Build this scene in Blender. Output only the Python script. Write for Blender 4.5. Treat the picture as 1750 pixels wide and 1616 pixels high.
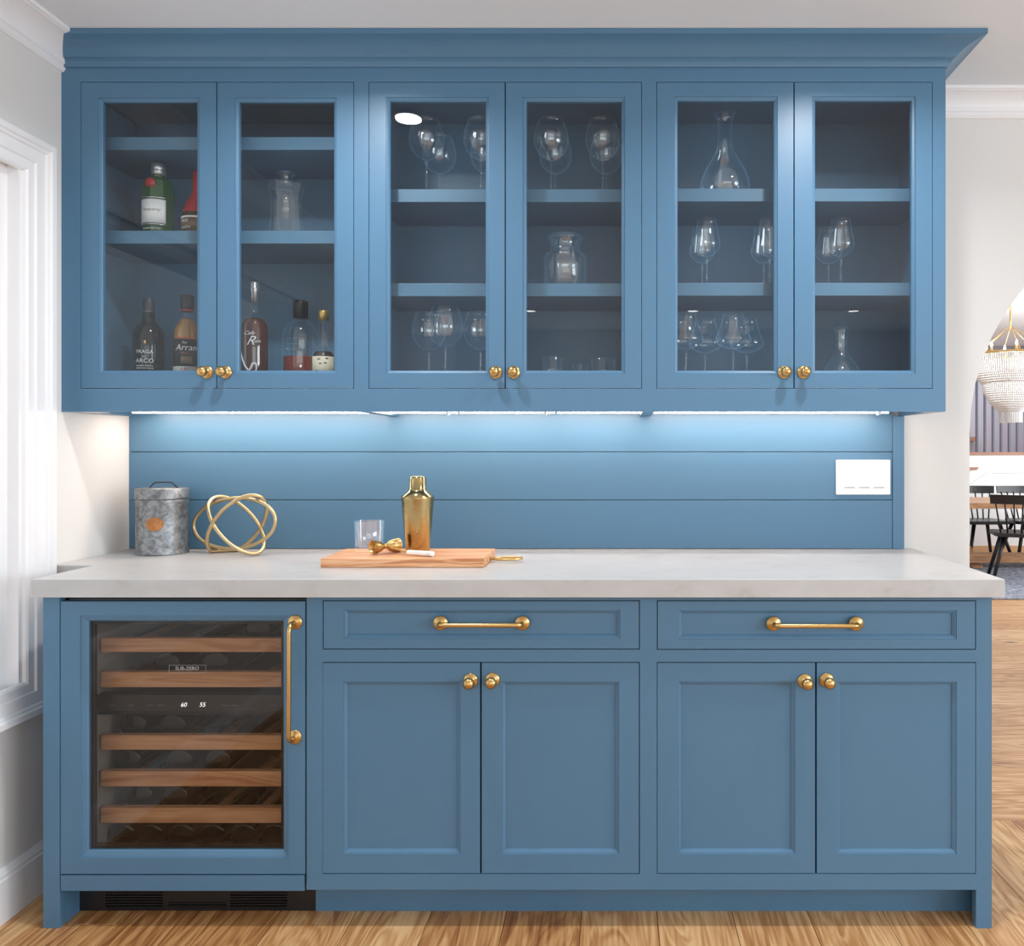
import bpy, bmesh, math, random
from mathutils import Vector, Matrix
random.seed(7)
for o in list(bpy.data.objects):
    bpy.data.objects.remove(o)
scene = bpy.context.scene
col = scene.collection
PI = math.pi

# ------------------------------------------------------------------ camera
# Back wall is Y = 0, room towards -Y.  Camera level at 1.252 m, 2.716 m from the wall (lens shift, no tilt).
DW, CZ = 2.716, 1.252
K = 0.001967                       # metres per photo pixel on the wall plane
VX, HY = 1050.0, 765.0             # principal point of the photograph
def X(px, d): return (px - VX) * K * (DW - d) / DW      # survey helper: photo column -> metres at depth d in front of wall
def Z(py, d): return CZ - (py - HY) * K * (DW - d) / DW # survey helper: photo row -> height at depth d in front of wall
cam_d = bpy.data.cameras.new('camera')
cam = bpy.data.objects.new('camera', cam_d); col.objects.link(cam)
cam.location = (0, -DW, CZ); cam.rotation_euler = (PI/2, 0, 0)
cam_d.sensor_width = 36; cam_d.lens = (DW / K) * 36 / 1750
cam_d.shift_x = -(VX - 875) / 1750; cam_d.shift_y = -(808 - HY) / 1750
cam_d.clip_start = 0.05
scene.camera = cam

# ------------------------------------------------------------------ world, big lights, exposure
w = bpy.data.worlds.new('overcast_sky'); scene.world = w; w.use_nodes = True
w.node_tree.nodes['Background'].inputs[0].default_value = (0.90, 0.95, 1.0, 1)
w.node_tree.nodes['Background'].inputs[1].default_value = 0.62
scene.view_settings.view_transform = 'Standard'
scene.view_settings.look = 'None'
scene.view_settings.gamma = 1
scene.view_settings.use_curve_mapping = False
scene.view_settings.exposure = 0.0
scene.cycles.transparent_max_bounces = 40
scene.cycles.max_bounces = 10
def area(name, loc, rot, sx, sy, power, color=(1, 1, 1), shape='RECTANGLE', spread=PI):
    L = bpy.data.lights.new(name, 'AREA'); L.shape = shape; L.size = sx; L.size_y = sy
    L.energy = power; L.color = color; L.spread = spread
    o = bpy.data.objects.new(name, L); col.objects.link(o); o.location = loc; o.rotation_euler = rot
    return o
# daylight by left and right windows; rear, dining and stairwell lamps are added fill
area('rear_fill', (0.75, -6.30, 1.45), (PI/2, 0, 0), 4.2, 1.3, 34, (0.84, 0.92, 1.0))  # unseen soft fill from behind the camera, added to flatten the lighting
area('right_window_daylight', (3.46, -2.9, 1.40), (PI/2, 0, PI/2), 3.0, 1.3, 105, (0.84, 0.92, 1.0))
area('left_window_daylight', (-1.86, -1.35, 1.32), (PI/2, 0, -PI/2), 1.5, 1.35, 3.6, (0.95, 0.98, 1.0))
area('dining_fill', (6.3, 4.0, 1.7), (PI/2, 0, PI/2), 4.5, 1.8, 180, (0.93, 0.97, 1.0))  # added lamp that brightens the dining room from its unseen side
area('stairwell_fill', (4.2, 8.2, 2.72), (0, 0, 0), 3.0, 1.2, 45, (0.97, 0.98, 1.0))  # added lamp just under the ceiling, lifts the dark stairwell wall
CAN_POWER = 9.5
CAN_COLOR = (0.97, 0.98, 1.0)

# ------------------------------------------------------------------ materials
def srgb(r, g, b):
    f = lambda c: (c/255/12.92) if c/255 <= 0.04045 else ((c/255 + 0.055)/1.055)**2.4
    return (f(r), f(g), f(b), 1)
def new_mat(name):
    m = bpy.data.materials.new(name); m.use_nodes = True
    nt = m.node_tree
    return m, nt, nt.nodes['Principled BSDF']
def plain(name, rgb, rough=0.5, metal=0.0, bump=0.0, bscale=200, vary=0.0, vscale=8, coat=0.0, spec=0.5):
    m, nt, b = new_mat(name)
    b.inputs['Base Color'].default_value = rgb; b.inputs['Roughness'].default_value = rough
    b.inputs['Metallic'].default_value = metal; b.inputs['Coat Weight'].default_value = coat
    b.inputs['Coat Roughness'].default_value = 0.34
    b.inputs['Specular IOR Level'].default_value = spec
    tc = nt.nodes.new('ShaderNodeTexCoord')
    if vary:
        n = nt.nodes.new('ShaderNodeTexNoise'); n.inputs['Scale'].default_value = vscale; n.inputs['Detail'].default_value = 6
        nt.links.new(tc.outputs['Object'], n.inputs['Vector'])
        r = nt.nodes.new('ShaderNodeMixRGB'); r.blend_type = 'MIX'
        r.inputs[1].default_value = [c*(1-vary) for c in rgb[:3]] + [1]
        r.inputs[2].default_value = [min(1, c*(1+vary)) for c in rgb[:3]] + [1]
        nt.links.new(n.outputs['Fac'], r.inputs[0]); nt.links.new(r.outputs[0], b.inputs['Base Color'])
    if bump:
        n = nt.nodes.new('ShaderNodeTexNoise'); n.inputs['Scale'].default_value = bscale; n.inputs['Detail'].default_value = 4
        nt.links.new(tc.outputs['Object'], n.inputs['Vector'])
        bp = nt.nodes.new('ShaderNodeBump'); bp.inputs['Strength'].default_value = bump; bp.inputs['Distance'].default_value = 0.002
        nt.links.new(n.outputs['Fac'], bp.inputs['Height']); nt.links.new(bp.outputs[0], b.inputs['Normal'])
    return m
def glass(name, tint=(1, 1, 1, 1), base=0.04, power=4.0, rough=0.0, gain=1.0, add=False):
    m, nt, b = new_mat(name); nt.nodes.remove(b)
    tr = nt.nodes.new('ShaderNodeBsdfTransparent'); tr.inputs[0].default_value = tint
    gl = nt.nodes.new('ShaderNodeBsdfGlossy'); gl.inputs['Roughness'].default_value = rough
    lw = nt.nodes.new('ShaderNodeLayerWeight'); lw.inputs[0].default_value = 0.5
    p = nt.nodes.new('ShaderNodeMath'); p.operation = 'POWER'; p.inputs[1].default_value = power
    ma = nt.nodes.new('ShaderNodeMath'); ma.operation = 'MULTIPLY_ADD'; ma.use_clamp = True
    ma.inputs[1].default_value = gain*(1-base); ma.inputs[2].default_value = base
    nt.links.new(lw.outputs['Facing'], p.inputs[0]); nt.links.new(p.outputs[0], ma.inputs[0])
    if add:
        mx = nt.nodes.new('ShaderNodeAddShader')
        nt.links.new(ma.outputs[0], gl.inputs['Color']); nt.links.new(tr.outputs[0], mx.inputs[0]); nt.links.new(gl.outputs[0], mx.inputs[1])
    else:
        mx = nt.nodes.new('ShaderNodeMixShader')
        nt.links.new(ma.outputs[0], mx.inputs[0]); nt.links.new(tr.outputs[0], mx.inputs[1]); nt.links.new(gl.outputs[0], mx.inputs[2])
    nt.links.new(mx.outputs[0], nt.nodes['Material Output'].inputs[0])
    return m
def wood(name, axis, c_dark, c_mid, c_light, rough=0.42, var=0.35, knots=True, grain=1.0):
    m, nt, b = new_mat(name)
    N, Lk = nt.nodes.new, nt.links.new
    tc = N('ShaderNodeTexCoord'); oi = N('ShaderNodeObjectInfo')
    off = N('ShaderNodeVectorMath'); off.operation = 'MULTIPLY_ADD'; off.inputs[1].default_value = (1, 1, 1)
    rv = N('ShaderNodeVectorMath'); rv.operation = 'SCALE'; rv.inputs[0].default_value = (37.3, 21.7, 11.1)
    Lk(oi.outputs['Random'], rv.inputs['Scale']); Lk(tc.outputs['Object'], off.inputs[0]); Lk(rv.outputs[0], off.inputs[2])
    mp = N('ShaderNodeMapping'); mp.vector_type = 'POINT'
    s = [9*grain, 9*grain, 9*grain]; s[axis] = 1.1*grain
    mp.inputs['Scale'].default_value = s; Lk(off.outputs[0], mp.inputs['Vector'])
    n1 = N('ShaderNodeTexNoise'); n1.inputs['Scale'].default_value = 1.0; n1.inputs['Detail'].default_value = 3; n1.inputs['Distortion'].default_value = 1.2
    Lk(mp.outputs[0], n1.inputs['Vector'])
    # cathedral figure: rings of the noise field
    mul = N('ShaderNodeMath'); mul.operation = 'MULTIPLY'; mul.inputs[1].default_value = 55
    sn = N('ShaderNodeMath'); sn.operation = 'SINE'
    Lk(n1.outputs['Fac'], mul.inputs[0]); Lk(mul.outputs[0], sn.inputs[0])
    mp2 = N('ShaderNodeMapping'); s2 = [110*grain, 110*grain, 110*grain]; s2[axis] = 4*grain
    mp2.inputs['Scale'].default_value = s2; Lk(off.outputs[0], mp2.inputs['Vector'])
    n2 = N('ShaderNodeTexNoise'); n2.inputs['Scale'].default_value = 1.0; n2.inputs['Detail'].default_value = 5
    Lk(mp2.outputs[0], n2.inputs['Vector'])
    a1 = N('ShaderNodeMath'); a1.operation = 'MULTIPLY_ADD'; a1.inputs[1].default_value = 0.13; Lk(sn.outputs[0], a1.inputs[0])
    a2 = N('ShaderNodeMath'); a2.operation = 'MULTIPLY_ADD'; a2.inputs[1].default_value = 0.85; a2.inputs[2].default_value = -0.17
    Lk(n2.outputs['Fac'], a2.inputs[0]); Lk(a2.outputs[0], a1.inputs[2])
    a3 = N('ShaderNodeMath'); a3.operation = 'MULTIPLY_ADD'; a3.inputs[1].default_value = var
    Lk(oi.outputs['Random'], a3.inputs[0]); Lk(a1.outputs[0], a3.inputs[2])
    a4 = N('ShaderNodeMath'); a4.operation = 'MULTIPLY_ADD'; a4.inputs[1].default_value = 0.5
    Lk(n1.outputs['Fac'], a4.inputs[0]); Lk(a3.outputs[0], a4.inputs[2])
    cr = N('ShaderNodeValToRGB')
    cr.color_ramp.elements[0].position = 0.25; cr.color_ramp.elements[0].color = c_dark
    cr.color_ramp.elements[1].position = 0.95; cr.color_ramp.elements[1].color = c_light
    e = cr.color_ramp.elements.new(0.58); e.color = c_mid
    Lk(a4.outputs[0], cr.inputs[0])
    last = cr.outputs[0]
    if knots:
        mp3 = N('ShaderNodeMapping'); s3 = [4.2, 4.2, 4.2]; s3[axis] = 2.0
        mp3.inputs['Scale'].default_value = s3; Lk(off.outputs[0], mp3.inputs['Vector'])
        vo = N('ShaderNodeTexVoronoi'); vo.inputs['Scale'].default_value = 1.0; Lk(mp3.outputs[0], vo.inputs['Vector'])
        kr = N('ShaderNodeValToRGB'); kr.color_ramp.elements[0].position = 0.045; kr.color_ramp.elements[0].color = (0.12, 0.12, 0.12, 1)
        kr.color_ramp.elements[1].position = 0.13; kr.color_ramp.elements[1].color = (1, 1, 1, 1)
        Lk(vo.outputs['Distance'], kr.inputs[0])
        mm = N('ShaderNodeMixRGB'); mm.blend_type = 'MULTIPLY'; mm.inputs[0].default_value = 0.9
        Lk(last, mm.inputs[1]); Lk(kr.outputs[0], mm.inputs[2]); last = mm.outputs[0]
    Lk(last, b.inputs['Base Color']); b.inputs['Roughness'].default_value = rough
    bp = N('ShaderNodeBump'); bp.inputs['Strength'].default_value = 0.12; bp.inputs['Distance'].default_value = 0.001
    Lk(n2.outputs['Fac'], bp.inputs['Height']); Lk(bp.outputs[0], b.inputs['Normal'])
    return m
def mottled(name, stops, scale, rough, metal=0.0, detail=8, bump=0.0, stretch=(1, 1, 1)):
    m, nt, b = new_mat(name); N, Lk = nt.nodes.new, nt.links.new
    tc = N('ShaderNodeTexCoord'); mp = N('ShaderNodeMapping'); mp.inputs['Scale'].default_value = stretch
    Lk(tc.outputs['Object'], mp.inputs['Vector'])
    n = N('ShaderNodeTexNoise'); n.inputs['Scale'].default_value = scale; n.inputs['Detail'].default_value = detail; n.inputs['Roughness'].default_value = 0.62
    n.inputs['Distortion'].default_value = 0.6
    Lk(mp.outputs[0], n.inputs['Vector'])
    cr = N('ShaderNodeValToRGB'); els = cr.color_ramp.elements
    els[0].position, els[0].color = stops[0]; els[1].position, els[1].color = stops[-1]
    for p, c in stops[1:-1]:
        e = els.new(p); e.color = c
    Lk(n.outputs['Fac'], cr.inputs[0]); Lk(cr.outputs[0], b.inputs['Base Color'])
    b.inputs['Roughness'].default_value = rough; b.inputs['Metallic'].default_value = metal
    if bump:
        bp = N('ShaderNodeBump'); bp.inputs['Strength'].default_value = bump; bp.inputs['Distance'].default_value = 0.002
        Lk(n.outputs['Fac'], bp.inputs['Height']); Lk(bp.outputs[0], b.inputs['Normal'])
    return m
def emit(name, rgb, strength):
    m, nt, b = new_mat(name)
    b.inputs['Base Color'].default_value = rgb; b.inputs['Emission Color'].default_value = rgb
    b.inputs['Emission Strength'].default_value = strength
    return m

M = {}
M['blue'] = plain('blue_satin_paint', srgb(81, 122, 153), 0.40, bump=0.02, bscale=90, spec=0.4, coat=0.22)
M['wall'] = plain('warm_grey_wall_paint', srgb(225, 224, 221), 0.75, bump=0.03, bscale=160)
M['ceiling'] = plain('ceiling_paint', srgb(230, 236, 241), 0.8, bump=0.02, bscale=160)
M['white'] = plain('white_trim_paint', srgb(240, 241, 243), 0.38, bump=0.01)
M['grey_wall'] = plain('far_grey_wall_paint', srgb(176, 176, 190), 0.7, bump=0.02)
M['counter'] = mottled('pale_concrete_quartz', [(0.22, srgb(166, 163, 158)), (0.42, srgb(186, 186, 185)), (0.75, srgb(196, 197, 198))], 7.0, 0.30, stretch=(1, 1.8, 1.8))
M['pane'] = glass('door_glass', (0.97, 0.985, 0.98, 1), 0.036, 4.5)
M['fridge_pane'] = glass('tinted_cooler_glass', (0.82, 0.80, 0.78, 1), 0.034, 4.5)
M['crystal'] = glass('clear_stemware_glass', (0.975, 0.98, 0.98, 1), 0.06, 4.5, gain=0.30, add=True)
M['crystal_thick'] = glass('thick_clear_glass', (0.955, 0.965, 0.965, 1), 0.085, 4.5, gain=0.35, add=True)
M['window_pane'] = glass('window_glass', (0.98, 0.99, 1, 1), 0.04, 5)
M['brass'] = plain('brushed_brass', srgb(208, 172, 112), 0.30, 1.0, vary=0.12, vscale=60)
M['gold'] = plain('antique_gold_leaf', srgb(206, 184, 142), 0.36, 1.0, vary=0.2, vscale=50)
M['copper'] = plain('aged_copper', srgb(184, 128, 84), 0.42, 1.0, vary=0.3, vscale=90)
M['black'] = plain('black_satin_metal', (0.012, 0.012, 0.013, 1), 0.4)
M['black_wood'] = plain('black_stained_wood', (0.012, 0.012, 0.014, 1), 0.35)
M['dark_iron'] = plain('dark_iron', (0.06, 0.065, 0.07, 1), 0.45, 0.8)
M['grey_liner'] = plain('grey_cooler_liner', srgb(170, 166, 160), 0.5)
M['dark_liner'] = plain('dark_cooler_back', (0.03, 0.028, 0.026, 1), 0.5)
M['floor_near'] = wood('oak_plank_near', 1, srgb(128, 78, 38), srgb(188, 136, 84), srgb(226, 184, 132), var=0.25)
M['floor_far'] = wood('oak_plank_far', 0, srgb(150, 100, 60), srgb(202, 152, 104), srgb(232, 196, 152), var=0.25)
M['rack_wood'] = wood('cherry_rack_wood', 0, srgb(186, 126, 84), srgb(224, 170, 124), srgb(238, 194, 150), var=0.3, knots=False)
M['board_wood'] = wood('acacia_board_wood', 0, srgb(182, 118, 74), srgb(224, 170, 126), srgb(238, 198, 160), var=0.0, knots=False, grain=1.4)
M['table_wood'] = wood('table_oak', 0, srgb(120, 80, 52), srgb(168, 122, 84), srgb(196, 150, 110), var=0.2, knots=False)
M['galv'] = mottled('galvanised_steel', [(0.30, srgb(92, 95, 97)), (0.47, srgb(132, 136, 139)), (0.62, srgb(164, 168, 171)), (0.8, srgb(112, 116, 119))], 42, 0.46, 0.8)
M['plastic'] = plain('white_plastic', srgb(246, 246, 246), 0.35)
M['marble'] = mottled('white_marble', [(0.3, srgb(214, 214, 214)), (0.5, srgb(244, 244, 243)), (0.8, srgb(252, 252, 250))], 40, 0.25)
M['led'] = emit('led_diffuser', (1.0, 0.80, 0.66, 1), 50.0)
M['can_lens'] = emit('downlight_lens', (1.0, 0.98, 0.95, 1), 14.0)
M['logo'] = plain('silver_print', srgb(170, 170, 172), 0.5)
M['digit'] = emit('display_digit', (0.9, 0.95, 1.0, 1), 1.6)
M['rug'] = mottled('blue_grey_rug', [(0.35, srgb(92, 98, 116)), (0.5, srgb(140, 146, 160)), (0.68, srgb(186, 188, 196))], 22, 0.95, detail=10, bump=0.4)
M['paper'] = plain('label_paper', srgb(232, 234, 236), 0.6)
M['cream'] = plain('cream_label_paper', srgb(214, 206, 184), 0.6, vary=0.12, vscale=40)
M['ink'] = plain('dark_ink', srgb(44, 46, 52), 0.6)
M['inkwhite'] = plain('white_ink', srgb(224, 226, 230), 0.5)
M['inkred'] = plain('red_ink', srgb(190, 92, 66), 0.5)
M['inkgrey'] = plain('grey_ink', srgb(112, 112, 116), 0.5)
M['green_glass'] = plain('green_bottle_glass', srgb(42, 84, 50), 0.08, coat=0.5)
M['dark_glass'] = plain('near_black_bottle_glass', srgb(16, 18, 22), 0.08)
M['wine_glass_dark'] = plain('dark_wine_bottle_glass', srgb(22, 24, 22), 0.12)
M['amber'] = plain('amber_spirit', srgb(150, 108, 52), 0.1)
M['rum'] = plain('brown_rum', srgb(84, 52, 44), 0.08)
M['whiskey'] = plain('red_brown_spirit', srgb(120, 56, 46), 0.12)
M['orange_red'] = plain('orange_red_band', srgb(216, 84, 62), 0.4)
M['silver'] = plain('silver_foil', srgb(206, 208, 212), 0.32, 0.8)
M['goldcap'] = plain('gold_cap', srgb(206, 172, 104), 0.35, 0.8)
M['blackcap'] = plain('black_cap', srgb(30, 30, 32), 0.4)
M['redwax'] = plain('red_wax', srgb(178, 44, 48), 0.35)
M['blacklabel'] = plain('black_label_paper', srgb(38, 36, 36), 0.55)
M['greylabel'] = plain('grey_label_paper', srgb(176, 180, 176), 0.6)
M['brownlabel'] = plain('brown_label_paper', srgb(120, 98, 76), 0.6, vary=0.3, vscale=60)
M['strand'] = plain('pearl_glass_bead', srgb(244, 244, 246), 0.25)
M['bulb'] = emit('candle_bulb', (1.0, 0.86, 0.62, 1), 8.0)

# ------------------------------------------------------------------ mesh building
WL = {}                                   # world location of each object at build time
class MB:
    def __init__(self): self.v = []; self.f = []; self.s = []
    def add(self, vs, fs, smooth=False):
        b = len(self.v); self.v += [tuple(p) for p in vs]
        for f in fs: self.f.append([i + b for i in f]); self.s.append(smooth)
        return self
    def box(self, x0, x1, y0, y1, z0, z1):
        x0, x1 = min(x0, x1), max(x0, x1); y0, y1 = min(y0, y1), max(y0, y1); z0, z1 = min(z0, z1), max(z0, z1)
        vs = [(x, y, z) for z in (z0, z1) for y in (y0, y1) for x in (x0, x1)]
        return self.add(vs, [(0, 2, 3, 1), (4, 5, 7, 6), (0, 1, 5, 4), (2, 6, 7, 3), (0, 4, 6, 2), (1, 3, 7, 5)])
    def loft(self, loops, closed_u=True, closed_v=False, caps=False, smooth=False):
        n = len(loops[0]); m = len(loops); vs = [p for l in loops for p in l]; fs = []
        for i in range(m if closed_v else m - 1):
            j = (i + 1) % m
            for k in range(n if closed_u else n - 1):
                l = (k + 1) % n
                fs.append((i*n + k, i*n + l, j*n + l, j*n + k))
        self.add(vs, fs, smooth)
        if caps:
            b = len(self.v) - len(vs)
            self.f.append([b + i for i in range(n)][::-1]); self.s.append(False)
            self.f.append([b + (m-1)*n + i for i in range(n)]); self.s.append(False)
        return self
    def frame(self, loops):               # loops of (x0,x1,z0,z1,y): a picture-frame solid
        L = [[(a, y, c), (b, y, c), (b, y, d), (a, y, d)] for a, b, c, d, y in loops]
        return self.loft(L, True, True)
    def lathe(self, prof, c=(0, 0, 0), seg=32, smooth=True, closed=False, axis='Z'):
        cx, cy, cz = c; loops = []
        for r, z in prof:
            if axis == 'Z': loops.append([(cx + r*math.cos(2*PI*k/seg), cy + r*math.sin(2*PI*k/seg), cz + z) for k in range(seg)])
            elif axis == 'Y': loops.append([(cx + r*math.cos(2*PI*k/seg), cy + z, cz - r*math.sin(2*PI*k/seg)) for k in range(seg)])
            else: loops.append([(cx + z, cy + r*math.cos(2*PI*k/seg), cz + r*math.sin(2*PI*k/seg)) for k in range(seg)])
        return self.loft(loops, True, closed, not closed, smooth)
    def tube(self, pts, r, seg=12, closed=False, smooth=True):
        P = [Vector(p) for p in pts]; n = len(P); loops = []; up = None
        rr = r if isinstance(r, (list, tuple)) else [r]*n
        for i in range(n):
            if closed: t = P[(i+1) % n] - P[i-1]
            else: t = P[min(i+1, n-1)] - P[max(i-1, 0)]
            t.normalize()
            if up is None:
                up = Vector((0, 0, 1)) if abs(t.z) < 0.9 else Vector((1, 0, 0))
            a = t.cross(up).normalized(); up = a.cross(t).normalized()
            loops.append([tuple(P[i] + (a*math.cos(2*PI*k/seg) + up*math.sin(2*PI*k/seg))*rr[i]) for k in range(seg)])
        return self.loft(loops, True, closed, not closed, smooth)
    def prism(self, poly, z0, z1, fn=lambda u, v, w: (u, v, w)):
        n = len(poly); vs = [fn(u, v, z0) for u, v in poly] + [fn(u, v, z1) for u, v in poly]
        fs = [tuple(range(n))[::-1], tuple(range(n, 2*n))] + [(i, (i+1) % n, n + (i+1) % n, n + i) for i in range(n)]
        return self.add(vs, fs)
    def build(self, name, mat, parent=None, bevel=0.0, tag_=None, origin=None):
        xs = list(zip(*self.v)); c = Vector([(min(a) + max(a))/2 for a in xs])
        if parent is None and origin is None: c.z = min(xs[2])
        if origin is not None: c = Vector(origin)
        me = bpy.data.meshes.new(name)
        me.from_pydata([tuple(Vector(p) - c) for p in self.v], [], self.f)
        me.polygons.foreach_set('use_smooth', self.s)
        bm = bmesh.new(); bm.from_mesh(me); bmesh.ops.recalc_face_normals(bm, faces=bm.faces); bm.to_mesh(me); bm.free()
        me.materials.append(mat)
        o = bpy.data.objects.new(name, me); col.objects.link(o)
        if parent is not None:
            o.parent = parent; o.location = c - WL[parent.name]
        else: o.location = c
        WL[o.name] = c
        if bevel:
            b = o.modifiers.new('edge', 'BEVEL'); b.width = bevel; b.segments = 2; b.limit_method = 'ANGLE'; b.angle_limit = math.radians(50)
        return o
def tag(o, label=None, cat=None, group=None, kind=None):
    if label: o['label'] = label
    if cat: o['category'] = cat
    if group: o['group'] = group
    if kind: o['kind'] = kind
    return o
def thing(name, loc, label, cat, group=None, kind=None):
    o = bpy.data.objects.new(name, None); col.objects.link(o); o.location = loc; o.empty_display_size = 0.05
    WL[o.name] = Vector(loc)
    return tag(o, label, cat, group, kind)
def copy_tree(o, parent=None):
    c = o.copy(); col.objects.link(c); c.parent = parent
    for ch in list(o.children): copy_tree(ch, c)
    return c
def box(name, mat, parent, x0, x1, y0, y1, z0, z1, bevel=0.0):
    return MB().box(x0, x1, y0, y1, z0, z1).build(name, mat, parent, bevel)
def text_data(s, size, shear=0.0, align='CENTER', extrude=0.0):
    cu = bpy.data.curves.new('t', 'FONT'); cu.body = s; cu.size = size; cu.shear = shear
    cu.align_x = align; cu.align_y = 'CENTER'; cu.resolution_u = 3; cu.extrude = extrude
    ob = bpy.data.objects.new('t', cu); col.objects.link(ob)
    me = bpy.data.meshes.new_from_object(ob.evaluated_get(bpy.context.evaluated_depsgraph_get()))
    vs = [tuple(v.co) for v in me.vertices]; fs = [tuple(p.vertices) for p in me.polygons]
    bpy.data.objects.remove(ob); bpy.data.curves.remove(cu); bpy.data.meshes.remove(me)
    return vs, fs
def flat_text(s, size, x, y, z, mat, parent, shear=0.0, name='lettering', depth=0.0004, sx=1.0):
    vs, fs = text_data(s, size, shear, extrude=depth)
    return MB().add([(x + a*sx, y - c - depth, z + b) for a, b, c in vs], fs).build(name, mat, parent)
ROT = 0.0                                   # turn of the bottle being built about its own axis
def wrap_text(s, size, cx, cy, r, z, mat, parent, shear=0.0, a0=0.0, sx=1.0, name='lettering'):
    vs, fs = text_data(s, size, shear, extrude=0.0002)
    out = []
    for a, b, c in vs:
        an = ROT + a0 + a*sx/r; R = r + 0.0008 + c
        out.append((cx + R*math.sin(an), cy - R*math.cos(an), z + b))
    return MB().add(out, fs).build(name, mat, parent)
def band(cx, cy, r, z0, z1, a0, a1, t=0.0005, seg=24):
    m = MB(); L = []; a0 += ROT; a1 += ROT
    for k in range(seg + 1):
        a = a0 + (a1 - a0)*k/seg; s, c = math.sin(a), math.cos(a)
        L.append([(cx + R*s, cy - R*c, z) for R, z in ((r, z0), (r + t, z0), (r + t, z1), (r, z1))])
    return m.loft(L, True, False, True, True)

# ================================================================== THE SETTING
XL = X(105, 0.345)                        # left wall, -1.62
XR, YB, CH = 3.35, -6.2, 2.44             # right wall, rear wall, ceiling height
floor = MB().box(XL - 0.2, 6.4, YB - 0.2, 9.6, -0.06, -0.022).build('floor', plain('subfloor', srgb(110, 82, 58), 0.8), None)
tag(floor, 'oak plank floor running through kitchen and dining room', None, None, 'structure')
pw = 0.203
rnd = random.Random(3)
x = XL - 0.09
while x < XR:
    y = 0.0
    first = True
    while y > YB:
        ln = rnd.uniform(0.5, 1.9) if first else rnd.uniform(1.3, 2.1)
        first = False
        y1 = max(YB, y - ln)
        box('plank', M['floor_near'], floor, max(x, XL) + 0.0008, min(x + pw, XR) - 0.0008, y1 + 0.0008, y - 0.0008, -0.0215, 0.0, 0.0008)
        y = y1
    x += pw
y = 0.0
while y < 7.0:
    xx = 0.9
    while xx < 6.2:
        ln = rnd.uniform(1.2, 2.4)
        x1 = min(6.2, xx + ln)
        box('plank', M['floor_far'], floor, xx + 0.0008, x1 - 0.0008, y + 0.0008, y + pw - 0.0008, -0.0215, 0.0, 0.0008)
        xx = x1
    y += pw
ceil = MB().box(XL - 0.2, XR + 0.15, YB - 0.15, 0.14, CH, CH + 0.1).build('ceiling', M['ceiling'], None)
tag(ceil, 'pale grey painted kitchen ceiling', None, None, 'structure')
# back wall with the round arch to the dining room
ax0 = X(1657, 0); AR = 0.748; acx = ax0 + AR; aspring = Z(741, 0)
def arch_pts(cx, r, zs, n=28): return [(cx - r*math.cos(PI*k/n), zs + r*math.sin(PI*k/n)) for k in range(n + 1)]
m = MB()
P = arch_pts(acx, AR, aspring)
WT = 0.14
tow = lambda u, v, w_: (u, w_, v)
m.box(XL - 0.2, ax0, 0, WT, 0, CH); m.box(acx + AR, XR + 0.15, 0, WT, 0, CH)
for (xa, za), (xb, zb) in zip(P[:-1], P[1:]):
    m.prism([(xa, za), (xb, zb), (xb, CH), (xa, CH)], 0, WT, tow)
tag(m.build('wall_back', M['wall'], None), 'warm grey wall with round arched opening behind blue cabinets', None, None, 'structure')
# left wall with window opening
wy0, wy1, wz0, wz1 = -0.505, -2.2, 0.585, 2.035
m = MB()
m.box(XL - 0.16, XL, 0, wy0, 0, CH); m.box(XL - 0.16, XL, wy1, YB, 0, CH)
m.box(XL - 0.16, XL, wy0, wy1, 0, wz0); m.box(XL - 0.16, XL, wy0, wy1, wz1, CH)
tag(m.build('wall_left', M['wall'], None), 'light grey left wall with white cased window', None, None, 'structure')
m = MB(); ry0, ry1 = -1.4, -4.4             # right wall with a window
m.box(XR, XR + 0.15, 0, ry0, 0, CH); m.box(XR, XR + 0.15, ry1, YB, 0, CH)
m.box(XR, XR + 0.15, ry0, ry1, 0, 0.75); m.box(XR, XR + 0.15, ry0, ry1, 2.05, CH)
tag(m.build('wall_right', M['wall'], None), 'light grey right wall of kitchen with wide window', None, None, 'structure')
m = MB()                                   # rear wall with a window opening added for frontal fill light
rx0, rx1, rz0, rz1 = -1.35, 2.85, 0.7, 2.05
m.box(XL, rx0, YB - 0.15, YB, 0, CH); m.box(rx1, XR, YB - 0.15, YB, 0, CH)
m.box(rx0, rx1, YB - 0.15, YB, 0, rz0); m.box(rx0, rx1, YB - 0.15, YB, rz1, CH)
tag(m.build('wall_rear', M['wall'], None), 'light grey wall behind the camera with added fill-light window', None, None, 'structure')
# window 1 (left wall)
win = thing('window_1', (XL, (wy0 + wy1)/2, wz0), 'white cased window in the left wall', None, None, 'structure')
def yframe(mb, loops):                     # frame solid in the YZ plane: (y0,y1,z0,z1,x)
    return mb.loft([[(xx_, a, c), (xx_, b, c), (xx_, b, d), (xx_, a, d)] for a, b, c, d, xx_ in loops], True, True)
oy0, oy1, oz0, oz1 = -0.408, -2.30, 0.514, 2.107
def inset(t): return (oy0 - t, oy1 + t, oz0 + t, oz1 - t)
cas = []
for t, h in ((0, 0), (0, 0.030), (0.016, 0.030), (0.020, 0.024), (0.026, 0.024), (0.030, 0.018), (0.062, 0.018), (0.066, 0.013), (0.088, 0.013), (0.094, 0.009), (0.097, 0.0)):
    cas.append(inset(t) + (XL + h,))
yframe(MB(), cas).build('casing', M['white'], win)
j = (wy0, wy1, wz0, wz1)
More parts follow.
